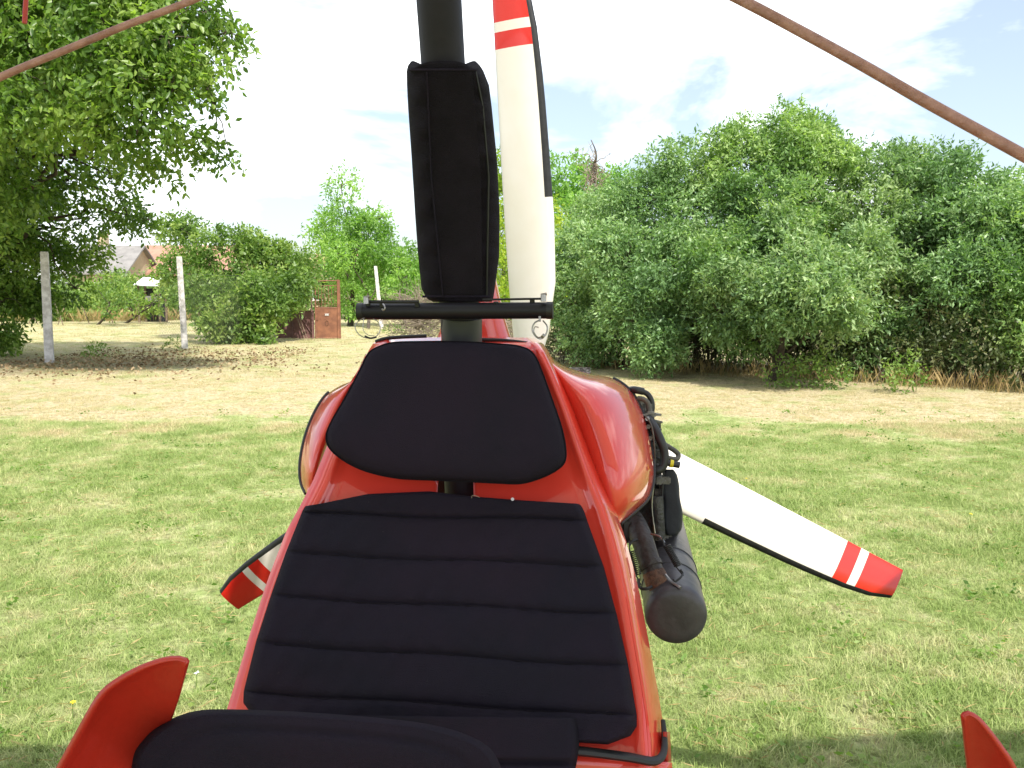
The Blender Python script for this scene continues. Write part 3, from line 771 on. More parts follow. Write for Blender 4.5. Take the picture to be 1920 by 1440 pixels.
box('side_board', Vector((sdp.x + .15, sdp.y - .06, zt * .62)), (.30, 0, 0), (0, .02, 0), (0, 0, .12), SLATE, shed)
box('roof', Vector((sdp.x, sdp.y + .35, zt + .1)), (.62, 0, -.02), (0, .62, .20), (0, -.006, .018), WHITEPL, shed)

# ------------------------------------------------------------------ fence with concrete posts
pf = [((93, 680), (83, 472), .075), ((347, 656), (336, 481), .07), ((716, 617), (704, 499), .07)]
b0 = G(93, 680)
fence = empty('fence', (G(347, 656).x, G(347, 656).y, 0), 'wire mesh fence hung on pale square concrete posts', 'fence')
feet = []
for i, ((bx, by), (tx, ty), wd) in enumerate(pf):
    b = G(bx, by); t = at_y(tx, ty, b.y); feet.append((b, t))
    ax = (t - b)
    ang = [.35, .30, .2][i]; cx, sx = math.cos(ang), math.sin(ang)
    Vp = []
    for f, k in ((-.02, 1.0), (.985, .86), (1.0, .78)):
        c = b + ax * f
        for (u, v_) in ((-1, -1), (1, -1), (1, 1), (-1, 1)):
            Vp.append(c + Vector(((u * cx - v_ * sx) * wd * k, (u * sx + v_ * cx) * wd * k, 0)))
    Fp = [(0, 1, 2, 3)[::-1], (8, 9, 10, 11)]
    for q in (0, 4):
        for k in range(4): Fp.append((q + k, q + (k + 1) % 4, q + 4 + (k + 1) % 4, q + 4 + k))
    mesh('post', Vp, Fp, CONC, fence, False)
def netting(a, b, za, zb, parts):
    d = (b - a); d.z = 0; Ln = d.length; d.normalize(); s = .085
    nrm = Vector((-d.y, d.x, 0))
    H = zb - za; k = -H
    while k < Ln:
        for sgn in (1, -1):
            x0, x1 = k, k + H; z0, z1 = (za, zb) if sgn > 0 else (zb, za)
            t0 = max(0, -x0 / H) if x0 < 0 else 0; t1 = min(1, (Ln - x0) / H)
            if t1 > t0:
                p = a + d * (x0 + H * t0) + nrm * .004 * sgn; q = a + d * (x0 + H * t1) + nrm * .004 * sgn
                p = Vector((p.x, p.y, z0 + (z1 - z0) * t0)); q = Vector((q.x, q.y, z0 + (z1 - z0) * t1))
                parts.append(tube_data([p, q], .0017, 3, False))
        k += s
parts = []
ends = [feet[1][0], G(512, 640)]
netting(feet[1][0], G(512, 640), .03, 1.75, parts)
netting(feet[1][0] + (feet[0][0] - feet[1][0]) * .0, feet[1][0] + (feet[0][0] - feet[1][0]) * .22, .35, 1.6, parts)
V, Fc = join_data(parts); wm = mesh('wire_mesh', V, Fc, WIRE, fence); wm['kind'] = 'stuff'
tube('strand', [feet[0][0] + Vector((0, 0, 1.75)), feet[1][0] + Vector((0, 0, 1.8)), G(512, 640) + Vector((0, 0, 1.8))], .0025, WIRE, fence, 4, k=1)

# gate and panel
GY = G(614, 635).y
def gp(px, py, dy=0): return at_y(px, py, GY + dy)
gate = empty('gate', gp(614, 635), 'rusty brown metal gate with barred top and solid lower sheet', 'gate')
def bar(name, a, b, r, m, parent, n=6): return tube(name, [a, b], r, m, parent, n)
bar('frame', gp(592, 636), gp(591, 526), .022, GATE, gate); bar('frame', gp(634, 634), gp(633, 524), .03, GATE, gate)
bar('frame', gp(591, 527), gp(634, 526), .018, GATE, gate); bar('frame', gp(592, 576), gp(634, 577), .018, GATE, gate); bar('frame', gp(592, 634), gp(634, 634), .018, GATE, gate)
bar('frame', gp(592, 536), gp(633, 535), .012, GATE, gate)
sh = gp(613, 606); box('lower_sheet', sh, ((gp(633, 606) - gp(593, 606)) * .5), (0, .008, 0), (0, 0, (gp(613, 577) - gp(613, 634)).z * .5), GATE, gate)
for k in range(6):
    x = 597 + k * 6.2; bar('bar', gp(x, 536), gp(x, 575), .007, GATE, gate, 5)
for x in (605, 621):
    ps = [gp(x + 4 * math.cos(a * .7), 556 + 6 * math.sin(a * .7), -.01) for a in range(10)]
    tube('scroll', ps, .006, GATE, gate, 5, k=1)
for k in range(5):
    ps = [gp(597 + k * 8 + 3.2 * math.cos(a * .8), 571 + 3 * math.sin(a * .8), -.012) for a in range(9)]; tube('scroll', ps, .005, GATE, gate, 5, k=1)
pl = box('sign_plate', gp(613, 590, -.02), (.065, 0, 0), (0, .003, 0), (0, 0, .028), WHITEPL, gate)
for k in range(3): box('figure', gp(609.5 + k * 3.5, 590, -.027), (.012, 0, 0), (0, .002, 0), (0, 0, .016), PANEL, pl)
ps = [gp(613 + 3 * math.cos(a * .8) , 606 + 5 * math.sin(a * .8), -.016) for a in range(9)]; tube('emblem', ps, .007, RUST, gate, 5, k=1)
box('gate_post', gp(636, 580, .03), (.035, 0, 0), (0, .035, 0), (0, 0, (gp(636, 526) - gp(636, 636)).z * .5), GATE, gate)

pan = empty('metal_panel', gp(552, 637, .1), 'maroon sheet metal panel half buried under the elder bush', 'panel')
for (a, b) in ((516, 548), (549.5, 589)):
    c = gp((a + b) / 2, 610, .1); box('sheet', c, ((gp(b, 610, .1) - gp(a, 610, .1)) * .5), (0, .01, 0), (0, 0, (gp(a, 583, .1) - gp(a, 637, .1)).z * .5), PANEL, pan)
bar('rail', gp(515, 583, .08), gp(590, 583, .08), .018, PANEL, pan); bar('upright', gp(549, 583, .07), gp(549, 638, .07), .018, PANEL, pan)
bar('upright', gp(578, 583, .07), gp(590, 583, .07), .01, PANEL, pan); bar('brace', gp(560, 588, .06), gp(586, 628, .06), .014, PANEL, pan)
gpst = box('short_post', gp(514, 608), (.03, 0, 0), (0, .03, 0), (0, 0, .46), CONC, None); tag(gpst, 'slim grey post standing at the left end of the maroon panel', 'post')
for lab, a, b, r, m in [('pale stick leaning on the maroon panel, left of its neighbour', (555, 590), (572, 638), .016, WOOD), ('pale stick leaning on the maroon panel, right of its neighbour', (560, 590), (577, 638), .013, WOOD),
                        ('tall pale stick leaning against the upper gate bars', (585, 538), (569, 592), .014, WOOD), ('dark upright iron pole left of the gate', (582, 533), (587, 637), .02, PANEL)]:
    o = tube('leaning_stick', [gp(b[0], b[1], -.15), gp(a[0], a[1], -.02)], r, m, None, 6); tag(o, lab, 'stick', 'sticks leaning by the gate')

# thin stakes in the field
for lab, a, b in [('leaning thin stake far left in the dry field', (54, 578), (72, 610)), ('stake crossing another left of the near post', (66, 562), (54, 608)),
                  ('stake leaning right, crossed by another', (102, 566), (119, 611)), ('stake leaning left, crossed by another', (121, 575), (108, 610)),
                  ('long stake leaning left right of the crossed pair', (148, 560), (168, 608)), ('thin stake leaning left below the dark bush', (202, 574), (212, 607)),
                  ('stout stake leaning left near the short post', (253, 570), (263, 607))]:
    g = G(b[0], b[1]); o = tube('stake', [g, at_y(a[0], a[1], g.y + .1)], .022, WOOD, None, 5); tag(o, lab, 'stake', 'thin stakes in the dry field')
for lab, px, t, b in [('short weathered post beside the stout stake', 259, 562, 585), ('short weathered post showing under the elder bush', 376, 586, 607)]:
    g = G(px, b + 16 if b < 600 else b); zz = at_y(px, t, g.y).z
    o = box('field_post', Vector((g.x, g.y, zz / 2)), (.06, 0, 0), (0, .06, 0), (0, 0, zz / 2), WOOD, None); tag(o, lab, 'post')

# brush piles: tangles of dry twigs
def brush(label, cx, cy, base_py, d, wpx, hpx, n):
    c = P(cx, cy, d); W_ = wpx * d / F; H_ = hpx * d / F
    parts = []
    for k in range(n):
        p = c + Vector((random.gauss(0, .5) * W_, random.gauss(0, .4), random.uniform(-1, .8) * H_ * (1 - .0)))
        if p.z < .02: p.z = .03
        a = random.uniform(0, 6.28); e = random.gauss(.25, .5); Ln = random.uniform(.25, .7)
        dr = Vector((math.cos(a) * math.cos(e), math.sin(a) * .5 * math.cos(e), math.sin(e))) * Ln
        mid = p + dr * .5 + Vector((random.gauss(0, .05), 0, random.gauss(0, .05)))
        parts.append(tube_data([p, mid, p + dr], [.009, .007, .004], 3, False))
    V, Fc = join_data(parts); o = mesh('brush_pile', V, Fc, TWIG); tag(o, label, 'brush pile', kind='stuff'); return o
brush('grey tangle of dry cut branches below the mast pad', 790, 590, 640, 24, 60, 42, 900)
brush('dark tangle of dry cut branches behind the upright blade', 985, 615, 640, 22, 45, 30, 500)
brush('dry branches lying at the left foot of the thicket', 1070, 655, 680, 17, 40, 16, 260)
# weeds in front of the brush
for i, (px, py, lab) in enumerate([(800, 630, 'green weed clump before the grey brush pile'), (745, 632, 'small weed clump left of the grey brush pile'), (1050, 640, 'green weed clump right of the upright blade'),
                                   (500, 645, 'weed clump growing out below the elder bush'), (322, 655, 'little weed by the foot of the middle concrete post'), (187, 672, 'little weed right of the near concrete post')]):
    g = G(px, py); h = [.7, .45, .7, .3, .25, .25][i]; rt = empty('weed', g, lab, 'weed', 'weeds along the fence line')
    b2 = [(g + Vector((random.gauss(0, .1), 0, h * z)), .14 + .2 * h * (1 - z)) for z in (.25, .5, .8)]
    V = crown(b2, 45, 4, .09, .035, .12, gap=-.6, droop=.0, inner=.3); fast_mesh('foliage', V, 4, LM_W, rt, 'stuff', FOUR)
# leaf litter beneath the walnut and the fence
n = 2400
X = np.concatenate([rng.normal(-7.6, 1.8, n // 2), rng.uniform(-9.5, -4.5, n // 2)]); Y = np.concatenate([rng.normal(15.5, 1.4, n // 2), rng.normal(18, 1.5, n // 2)])
c = np.stack([X, Y, np.full_like(X, .02) + rng.uniform(0, .03, len(X))], 1)
V = leaves(c, np.tile(np.array([[1, 0, .05]]), (len(c), 1)) * np.sign(rng.normal(0, 1, (len(c), 1))), .065, .04, .35)
LITTER = leaf_mat('fallen_leaf', ((0.100, 0.065, 0.035), (0.180, 0.120, 0.060), (0.400, 0.300, 0.180)), .1, .8, 1.0)
o = fast_mesh('leaf_litter', V, 4, LITTER, None, 'stuff', FOUR); tag(o, 'fallen brown leaves and debris strewn below the walnut tree', 'leaf litter')
cs, ds = [], []
for k in range(420):
    y = rng.uniform(2.0, 9.5); x = rng.uniform(-.65, .65) * y; m_ = int(rng.integers(5, 16)); sp_ = rng.uniform(.02, .07)
    for q in range(m_):
        a = rng.uniform(0, 6.28); cs.append((x + rng.normal(0, sp_), y + rng.normal(0, sp_), rng.uniform(.012, .035))); ds.append((math.cos(a), math.sin(a), rng.uniform(-.1, .5)))
V = leaves(np.array(cs), np.array(ds), .026, .015, .1)
o = fast_mesh('clover', V, 4, LM_W, None, 'stuff', FOUR); tag(o, 'small clover and broad leaved weeds scattered through the lawn', 'clover')
n = 9000; Y = rng.uniform(2, 11, n); X = rng.uniform(-.65, .65, n) * Y; a = rng.uniform(0, 6.28, n)
V = leaves(np.stack([X, Y, rng.uniform(.012, .04, n)], 1), np.stack([np.cos(a), np.sin(a), rng.normal(0, .12, n)], 1), .06, .0035, .05)
o = fast_mesh('dry_clippings', V, 4, STRAW, None, 'stuff', FOUR); tag(o, 'loose dry grass clippings lying on the lawn', 'clippings')
# small dandelions and pale specks in the lawn
for k, (px, py, lab) in enumerate([(136, 1355, 'yellow dandelion head in the grass beside the red fairing edge'), (368, 1297, 'white seed head in the grass left of the seat'), (1398, 915, 'tiny yellow flower above the right blade'), (1818, 985, 'tiny yellow flower right of the right blade')]):
    g = G(px, py); root = empty('lawn_flower', g, lab, 'flower', 'small flowers in the lawn')
    tube('stem', [g, g + Vector((.004, 0, .06))], .0012, LM_W, root, 5)
    Vh, Fh = [], []
    m_ = YEL if k != 1 else WHITEPL
    c = g + Vector((.004, 0, .062))
    for q in range(14):
        a = q * 2.4; rr = .012 * random.uniform(.7, 1)
        d = Vector((math.cos(a), math.sin(a), random.uniform(.1, .9))).normalized(); s_ = Vector((-math.sin(a), math.cos(a), 0)) * .0028
        b_ = len(Vh); Vh += [c, c + d * rr * .7 + s_, c + d * rr, c + d * rr * .7 - s_]; Fh.append((b_, b_ + 1, b_ + 2, b_ + 3))
    mesh('flower_head', Vh, Fh, m_, root, False)

# ================================================================== the microlight trike
T0 = Vector((-.05, 1.2, 0))
TR = empty('microlight_trike', T0, 'red microlight trike seen from its nose with black padded seat, mast and rear propeller', 'microlight')
def part(fn, *a, **k): return fn(*a, **k)

# seat shell ------------------------------------------------------
SH = [  # py, left x, right x, depth
 (636, 716, 1000, 1.33), (650, 698, 1020, 1.325), (700, 676, 1046, 1.31), (760, 651, 1073, 1.295), (830, 620, 1100, 1.275), (905, 590, 1129, 1.25),
 (950, 567, 1149, 1.235), (1000, 540, 1167, 1.22), (1060, 517, 1184, 1.20), (1110, 499, 1196, 1.185), (1200, 470, 1213, 1.155), (1290, 443, 1230, 1.125), (1340, 428, 1238, 1.11), (1390, 413, 1243, 1.095), (1500, 395, 1248, 1.06)]
def prof(u):
    """offset towards the back (+) across the shell, with a raised rim"""
    e = min(u, 1 - u)
    if u < .5 and e < .035: return .014 * (1 - e / .035) ** 1.6
    if e < .035: return .055 * (1 - e / .035) ** 1.6
    if e < .06: return -.004 * math.sin((e - .035) / .025 * math.pi)
    if e < .12: return .004 * min(1, (e - .06) / .03)
    return .004
def shell_pt(u, v):
    y = 636 + (1500 - 636) * v
    xl, xr, d = interp(SH, y)
    e = .0
    x = xl + (xr - xl) * u
    dd = d + prof(u) + .035 * (1 - (2 * u - 1) ** 2) * .4
    yy = y + 16 * (u - .45) * (v)          # the shell sits a touch rolled
    if v < .03: dd += .05 * ((.03 - v) / .03) ** 2
    return P(x, yy, dd)
def slot(u, v):
    y = 636 + 864 * v; xl, xr, d = interp(SH, y); x = xl + (xr - xl) * u
    return (818 < x < 888 and 860 < y < 960)
Vc = []
nu, nv = 90, 72
us = [0.5 - 0.5 * math.cos(math.pi * i / nu) for i in range(nu + 1)]
V = [shell_pt(us[i], j / nv) for j in range(nv + 1) for i in range(nu + 1)]
Fc = []
for j in range(nv):
    for i in range(nu):
        if slot((us[i] + us[i + 1]) / 2, (j + .5) / nv): continue
        a = j * (nu + 1) + i; Fc.append((a, a + nu + 1, a + nu + 2, a + 1))
shell = mesh('seat_shell', V, Fc, RED, TR)
m = shell.modifiers.new('solidify', 'SOLIDIFY'); m.thickness = .006; m.offset = 0
# moulded ridge line along the right flange, and top rubber edging
def shell_line(u, v0, v1, n=26, off=0.0): return [shell_pt(u, v0 + (v1 - v0) * k / n) - FWD * off for k in range(n + 1)]
tube('flange_bead', shell_line(.967, .03, .9, off=.000), .0045, RED, shell, 8, k=1)
tube('flange_bead', shell_line(.033, .03, .84, off=.000), .0035, RED, shell, 8, k=1)
tube('edge_trim', [P(704, 641, 1.36), P(722, 635, 1.365), P(752, 632, 1.37), P(800, 630, 1.37)], .003, TRIM, shell, 8)
tube('edge_trim', [P(900, 637, 1.37), P(940, 638, 1.37), P(985, 643, 1.36), P(1012, 650, 1.35)], .003, TRIM, shell, 8)
# bottom right: black gasket between shell and pod
tube('gasket', [P(1070, 1407, 1.07), P(1120, 1412, 1.07), P(1180, 1420, 1.075), P(1225, 1427, 1.085), P(1243, 1414, 1.10), P(1246, 1385, 1.12), P(1243, 1350, 1.14)], [.0075, .0075, .0075, .007, .005, .004, .003], TRIM, shell, 8, flat=.7)

box('slot_shade_sheet', P(856, 915, 1.42), (.06, 0, 0), (0, .004, .0), (0, 0, .05), TRIM, TR)  # added black sheet in place of the shade behind the shell slot
# backrest pad: six quilted channels ------------------------------
BL = [(948, 575), (960, 566), (1000, 549), (1037, 534), (1118, 508), (1205, 480), (1297, 457), (1316, 455), (1345, 478), (1372, 510)]
def seamrows():
    # (left y, left x, right y, right x)
    return [(0.00, 946, 582, 944, 1078), (0.04, 950, 573, 950, 1088), (.10, 962, 566, 975, 1101), (0.28, 1037, 536, 1060, 1132), (0.46, 1118, 508, 1150, 1156), (.64, 1205, 480, 1249, 1178),
            (.83, 1297, 457, 1342, 1194), (.875, 1318, 456, 1362, 1194), (.93, 1336, 468, 1380, 1182), (1.0, 1356, 500, 1396, 1140)]
SEAMS = [.10, .28, .46, .64, .83]
TOPB = [(0, 948), (.05, 943), (.22, 926), (.45, 921), (.62, 931), (.8, 938), (1, 944)]
def pad_pt(u, v):
    ly, lx, ry, rx = interp(seamrows(), v)
    x = lx + (rx - lx) * u; y = ly + (ry - ly) * u
    if v < .10:
        yt = interp(TOPB, u)[0]; k = v / .10; y = yt + (y - yt) * k
    xl, xr, d = interp(SH, y)
    lo = 0
    for a, b in zip([0] + SEAMS, SEAMS + [1.0]):
        if a <= v <= b:
            t = (v - a) / (b - a); lo = math.sqrt(max(0, 1 - (2 * t - 1) ** 6)); break
    e = min(u, 1 - u) / .03; ed = math.sqrt(max(0, 1 - (1 - min(e, 1)) ** 2))
    ev = min(min(v, 1 - v) / .02, 1); ev = math.sqrt(max(0, 1 - (1 - ev) ** 2))
    th = .006 + (.020 + .010 * lo) * ed * ev
    wob = .0012 * math.sin(x * .043 + v * 9) + .0009 * math.sin(x * .011 + y * .06) + .0008 * math.sin(x * .12 + y * .09)
    sd_ = min(abs(v - q) for q in SEAMS); wob += .0022 * math.exp(-sd_ / .02) * math.sin(x * .17 + 3 * math.sin(x * .031) + y * .02) * math.sin(x * .023 + y)
    y2 = y + 2.0 * math.sin(x * .017 + v * 5) * (1 if .08 < v < .86 else 0)
    return P(x, y2, d + .014 * (1 - (2 * u - 1) ** 2) + .004 - th + wob * ed)
nu, nv = 120, 170
V = [pad_pt(i / nu, j / nv) for j in range(nv + 1) for i in range(nu + 1)]
Fc = [(j * (nu + 1) + i, (j + 1) * (nu + 1) + i, (j + 1) * (nu + 1) + i + 1, j * (nu + 1) + i + 1) for j in range(nv) for i in range(nu)]
bpad = mesh('backrest_pad', V, Fc, FAB, TR); tag(bpad, 'black quilted backrest pad with horizontal channels')
for s_ in SEAMS:
    ps = [pad_pt(.05 + .9 * k / 40, s_ + .002) - FWD * .0012 for k in range(41)]; tube('seam', ps, .0011, FAB2, bpad, 5, k=1)
tube('eyelet', [P(961, 936, 1.205), P(961, 936, 1.212)], .0024, STEEL, bpad, 12)
for k in range(7):
    u_, v_ = random.uniform(.06, .94), random.uniform(.05, .9); q_ = pad_pt(u_, v_) - FWD * .0012; a_ = random.uniform(0, 3.1)
    e_ = (RT * math.cos(a_) + UP * math.sin(a_)) * random.uniform(.0008, .0018)
    tube('lint', [q_ - e_, q_ + UP * .0004, q_ + e_], .00022, PIPEX, bpad, 4, k=1)
tube('loose_thread', [P(884, 934, 1.206), P(886, 929, 1.205), P(893, 930, 1.205), P(899, 933, 1.206)], .0005, TWIG, bpad, 4)
# seat cushion continuing below
def cush(u, v):
    x = 560 + (1080 + 6 * math.sin(v * 9) - 560) * u; y = 1340 + 260 * v
    e = min(min(u, 1 - u) / .03, 1); r_ = math.sqrt(max(0, 1 - (1 - e) ** 2))
    c = 0
    vs = .33
    groove = .010 * math.exp(-((v - vs) / .02) ** 2)
    return P(x, y + 6 * u, 1.083 - .055 * min(1, v * 1.4) - .02 * r_ + groove)
grid('seat_cushion', cush, 40, 60, FAB, TR, .01, flip=True)

# head pad ---------------------------------------------------------
HO = smooth2([(706, 652), (735, 643), (790, 641), (860, 641), (930, 645), (975, 650), (1000, 664), (1017, 700), (1035, 750), (1052, 800), (1060, 840), (1058, 866), (1040, 883), (1010, 897), (975, 906), (930, 905), (870, 902), (800, 899), (745, 896), (690, 884),
              (650, 866), (620, 842), (612, 818), (622, 790), (648, 745), (672, 700), (690, 664), (706, 652)], 5)[:-1]
def headpad():
    n = len(HO); cx, cy = 838, 775
    prof_ = [(1.0, .034), (1.0, .022), (.995, .010), (.98, .003), (.955, -.002), (.91, -.006), (.8, -.010), (.6, -.012), (.4, -.013), (.2, -.013)]
    V, Fc = [], []
    for (k, dz) in prof_:
        for (x, y, _) in HO:
            xx = cx + (x - cx) * k; yy = cy + (y - cy) * k
            d = 1.225 - (yy - 640) / 265 * .035
            V.append(P(xx, yy, d + dz + .0006 * math.sin(xx * .07) * math.cos(yy * .05)))
    for r_ in range(len(prof_) - 1):
        for i in range(n):
            a = r_ * n + i; b = r_ * n + (i + 1) % n; Fc.append((a, b, b + n, a + n))
    Fc.append(tuple((len(prof_) - 1) * n + i for i in range(n)))
    Fc.append(tuple(range(n))[::-1])
    return V, Fc
V, Fc = headpad(); hp = mesh('head_pad', V, Fc, FAB, TR); tag(hp, 'smooth black trapezoid upper pad below the cross tube')
ps = []
for (x, y, _) in HO:
    cx, cy = 838, 775; k = 1.002; xx, yy = cx + (x - cx) * k, cy + (y - cy) * k
    ps.append(P(xx, yy, 1.225 - (yy - 640) / 265 * .035 + .011))
ps.append(ps[0]); tube('piping', ps, .0014, FAB2, hp, 6, k=1)

# mast -------------------------------------------------------------
mp_ = [(872, 960, 1.325), (866, 800, 1.31), (865, 640, 1.30), (845, 340, 1.225), (823, 0, 1.13), (800, -330, 1.06), (778, -620, 1.01), (760, -980, .93)]
mast = tube('mast', [P(*q) for q in mp_], .0300, MAST, TR, 40, k=4)
mast_sock = tube('mast_socket', [P(866, 655, 1.30), P(865.5, 596, 1.288)], .0308, mat('grey_mast_sleeve', (.035, .037, .038), .45, var=.2), mast, 36)
# fabric mast pad with wrapped flap
MPo = [(122, 762, 902), (160, 763, 917), (200, 765, 922), (300, 772, 932), (400, 778, 937), (480, 784, 936), (540, 790, 928), (560, 800, 925), (566, 812, 922)]
def mpad(u, v):
    y = 120 + (566 - 120) * v; xl, xr = interp([(a, b, c) for a, b, c in MPo], y)
    cx, cz = (xl + xr) / 2, interp([(q[1], q[2]) for q in sorted(mp_, key=lambda q: q[1])], y)[0]
    a = 2 * math.pi * u
    hw = (xr - xl) / 2; hd = .050 + .003 * math.sin(v * 7)
    ca, sa = math.cos(a), math.sin(a)
    ex = .62
    x = cx + hw * math.copysign(abs(ca) ** ex, ca); dd = hd * math.copysign(abs(sa) ** (.75), sa)
    if v < .03: k = v / .03; x = cx + (x - cx) * (.9 + .1 * math.sqrt(k))
    wr = .0014 * math.sin(v * 40 + 3 * math.sin(u * 9)) + .001 * math.sin(v * 90 + u * 14)
    yy = y + (6 * (1 - v) ** 8) * math.sin(u * 19)
    return P(x, yy, cz - dd + wr + .0)
nu, nv = 96, 90
V = [mpad(i / nu, j / nv) for j in range(nv + 1) for i in range(nu)]
Fc = [(j * nu + i, j * nu + (i + 1) % nu, (j + 1) * nu + (i + 1) % nu, (j + 1) * nu + i) for j in range(nv) for i in range(nu)]
Fc.append(tuple(range(nu))[::-1]); Fc.append(tuple(nv * nu + i for i in range(nu)))
mpd = mesh('mast_pad', V, Fc, FAB2, TR); tag(mpd, 'black wraparound fabric pad on the mast')
def on_mpad(x, y, off=.003):
    xl, xr = interp(MPo, y); cz = interp([(q[1], q[2]) for q in sorted(mp_, key=lambda q: q[1])], y)[0]
    c = abs(2 * (x - (xl + xr) / 2) / (xr - xl)); c = min(c, .98) ** (1 / .62); s_ = math.sqrt(max(0, 1 - c * c))
    return P(x, y, cz - .050 * s_ ** .75 - off)
def flap(u, v):
    y = 132 + (556 - 132) * v
    xl = interp([(120, 797), (330, 806), (560, 828)], y)[0]; xr = interp([(120, 884), (330, 902), (560, 905)], y)[0]
    return on_mpad(xl + (xr - xl) * u, y, .0045)
grid('flap', flap, 24, 60, FAB2, mpd, .003, flip=True)
tube('seam', [on_mpad(interp([(120, 800), (330, 809), (560, 831)], y)[0], y, .006) for y in range(135, 556, 12)], .0011, FAB, mpd, 5, k=1)
tube('zip', [on_mpad(interp([(120, 889), (200, 905), (330, 916), (560, 912)], y)[0], y, .002) for y in range(135, 556, 12)], .0016, TRIM, mpd, 5, k=1)
for y in (556, 131): tube('hem', [on_mpad(x, y, .004) for x in range(792 if y > 200 else 768, 922 if y > 200 else 900, 6)], .0018, FAB, mpd, 6, k=1)

# cross tube -------------------------------------------------------
A, B = P(675, 584, 1.235), P(1033, 582, 1.20)
cb = tube('cross_tube', [A, B], .0117, PIPE, TR, 32, k=1)
ax = (B - A).normalized()
for q, s_ in ((A, -1), (B, 1)): tube('end_cap', [q - ax * s_ * .006, q + ax * s_ * .003], .0123, TRIM, cb, 28)
tube('strap_rail', [P(690, 566, 1.222), P(785, 566, 1.212)], .0018, TRIM, cb, 6, flat=1.6)
tube('strap_rail', [P(905, 562, 1.205), P(1020, 560, 1.198)], .0018, TRIM, cb, 6)
for x, y, d in ((690, 566, 1.222), (716, 568, 1.22), (782, 568, 1.213), (998, 562, 1.20), (930, 566, 1.204)):
    tube('bracket', [P(x, y, d), P(x, y + 7, d + .002)], .0036, TRIM, cb, 8)
for x, y, d in ((687, 562, 1.215), (1019, 557, 1.19)):
    tube('screw', [P(x, y - 4, d), P(x, y + 8, d)], .0042, STEEL, cb, 10); tube('wing_nut', [P(x - 5, y - 4, d), P(x + 6, y - 6, d)], .0022, STEEL, cb, 6)
tube('hook', [P(718, 570, 1.205), P(722, 576, 1.20), P(719, 582, 1.20), P(716, 579, 1.20)], .0012, STEEL, cb, 6)
tube('wire_loop', [P(683, 596, 1.225), P(670, 604, 1.22), P(666, 615, 1.22), P(674, 628, 1.22), P(690, 634, 1.22), P(706, 630, 1.22), P(713, 617, 1.22), P(709, 604, 1.22), P(700, 598, 1.225)], .0007, STEEL, cb, 6)
tube('wire_loop', [P(684, 630, 1.219), P(694, 634, 1.219), P(706, 632, 1.219)], .0015, TRIM, cb, 6)
tube('wire_loop', [P(682, 598, 1.22), P(681, 618, 1.218), P(690, 628, 1.218), P(702, 630, 1.218)], .0006, STEEL, cb, 6)
tube('split_ring', [P(1012, 600, 1.195), P(1002, 606, 1.19), P(998, 618, 1.19), P(1004, 630, 1.19), P(1014, 635, 1.19), P(1024, 626, 1.19), P(1026, 612, 1.19), P(1018, 601, 1.192)], .0011, STEEL, cb, 6)
tube('split_ring', [P(1010, 614, 1.188), P(1003, 613, 1.188), P(1001, 622, 1.188), P(1008, 632, 1.188), P(1018, 631, 1.188)], .0009, STEEL, cb, 6)
tube('ring_stem', [P(1012, 593, 1.195), P(1012, 603, 1.195)], .0018, STEEL, cb, 6)
tube('cable_end', [P(1016, 628, 1.186), P(1021, 632, 1.186)], .003, STEEL, cb, 8)

# red tail fairing behind the mast ----------------------------------
def fin(u, v):
    y = 470 + (700 - 470) * v
    xl, xr = interp([(470, 866, 915), (520, 858, 930), (560, 846, 938), (600, 832, 948), (640, 816, 960), (700, 790, 985)], y)
    a = 2 * math.pi * u
    return P((xl + xr) / 2 + (xr - xl) / 2 * math.copysign(abs(math.cos(a)) ** .7, math.cos(a)), y, 1.46 + .06 * math.sin(a) * (-1))
nu, nv = 40, 16
V = [fin(i / nu, j / nv) for j in range(nv + 1) for i in range(nu)]
Fc = [(j * nu + i, j * nu + (i + 1) % nu, (j + 1) * nu + (i + 1) % nu, (j + 1) * nu + i) for j in range(nv) for i in range(nu)]
Fc.append(tuple(range(nu))[::-1]); mesh('tail_fairing', V, Fc, RED, TR)

# engine cowl lobes --------------------------------------------------
def cowl(name, inner, outer, dI, dT, bulge, flip):
    I = smooth2(inner, 6); O = smooth2(outer, 6)
    def fn(u, v):
        a = along(I, v); b = along(O, v)
        s_ = math.sin(u * math.pi / 2); x = a[0] + (b[0] - a[0]) * s_; y = a[1] + (b[1] - a[1]) * s_
        k = 1 - math.sqrt(max(0, 1 - s_ ** 2.6))
        hump = .085 * math.sin(math.pi * min(1, s_ ** .8)) 
        dd = a[2] + .02 * s_ + (b[2] - a[2]) * (.75 if flip else .35) * k - bulge * 10 * hump * math.sin(math.pi * min(1, v + .08)) ** .5
        return P(x, y, dd)
    o = grid(name, fn, 40, 48, RED, TR, .004, flip=flip)
    tube('edge_trim', [fn(1, .30 + .7 * k / 50) for k in range(51)], .0036, TRIM, o, 8, k=1)
    return o
cowl('engine_cowl', [(1006, 652, 1.36), (1034, 700, 1.36), (1060, 760, 1.345), (1088, 835, 1.325), (1118, 910, 1.30), (1150, 972, 1.285), (1160, 990, 1.28)],
     [(1024, 658, 1.56), (1046, 679, 1.58), (1075, 692, 1.60), (1110, 701, 1.61), (1150, 710, 1.61), (1180, 731, 1.60), (1200, 762, 1.58), (1216, 812, 1.55), (1226, 880, 1.51), (1218, 928, 1.47), (1196, 954, 1.43), (1163, 982, 1.38)], 0, 0, .055, True)
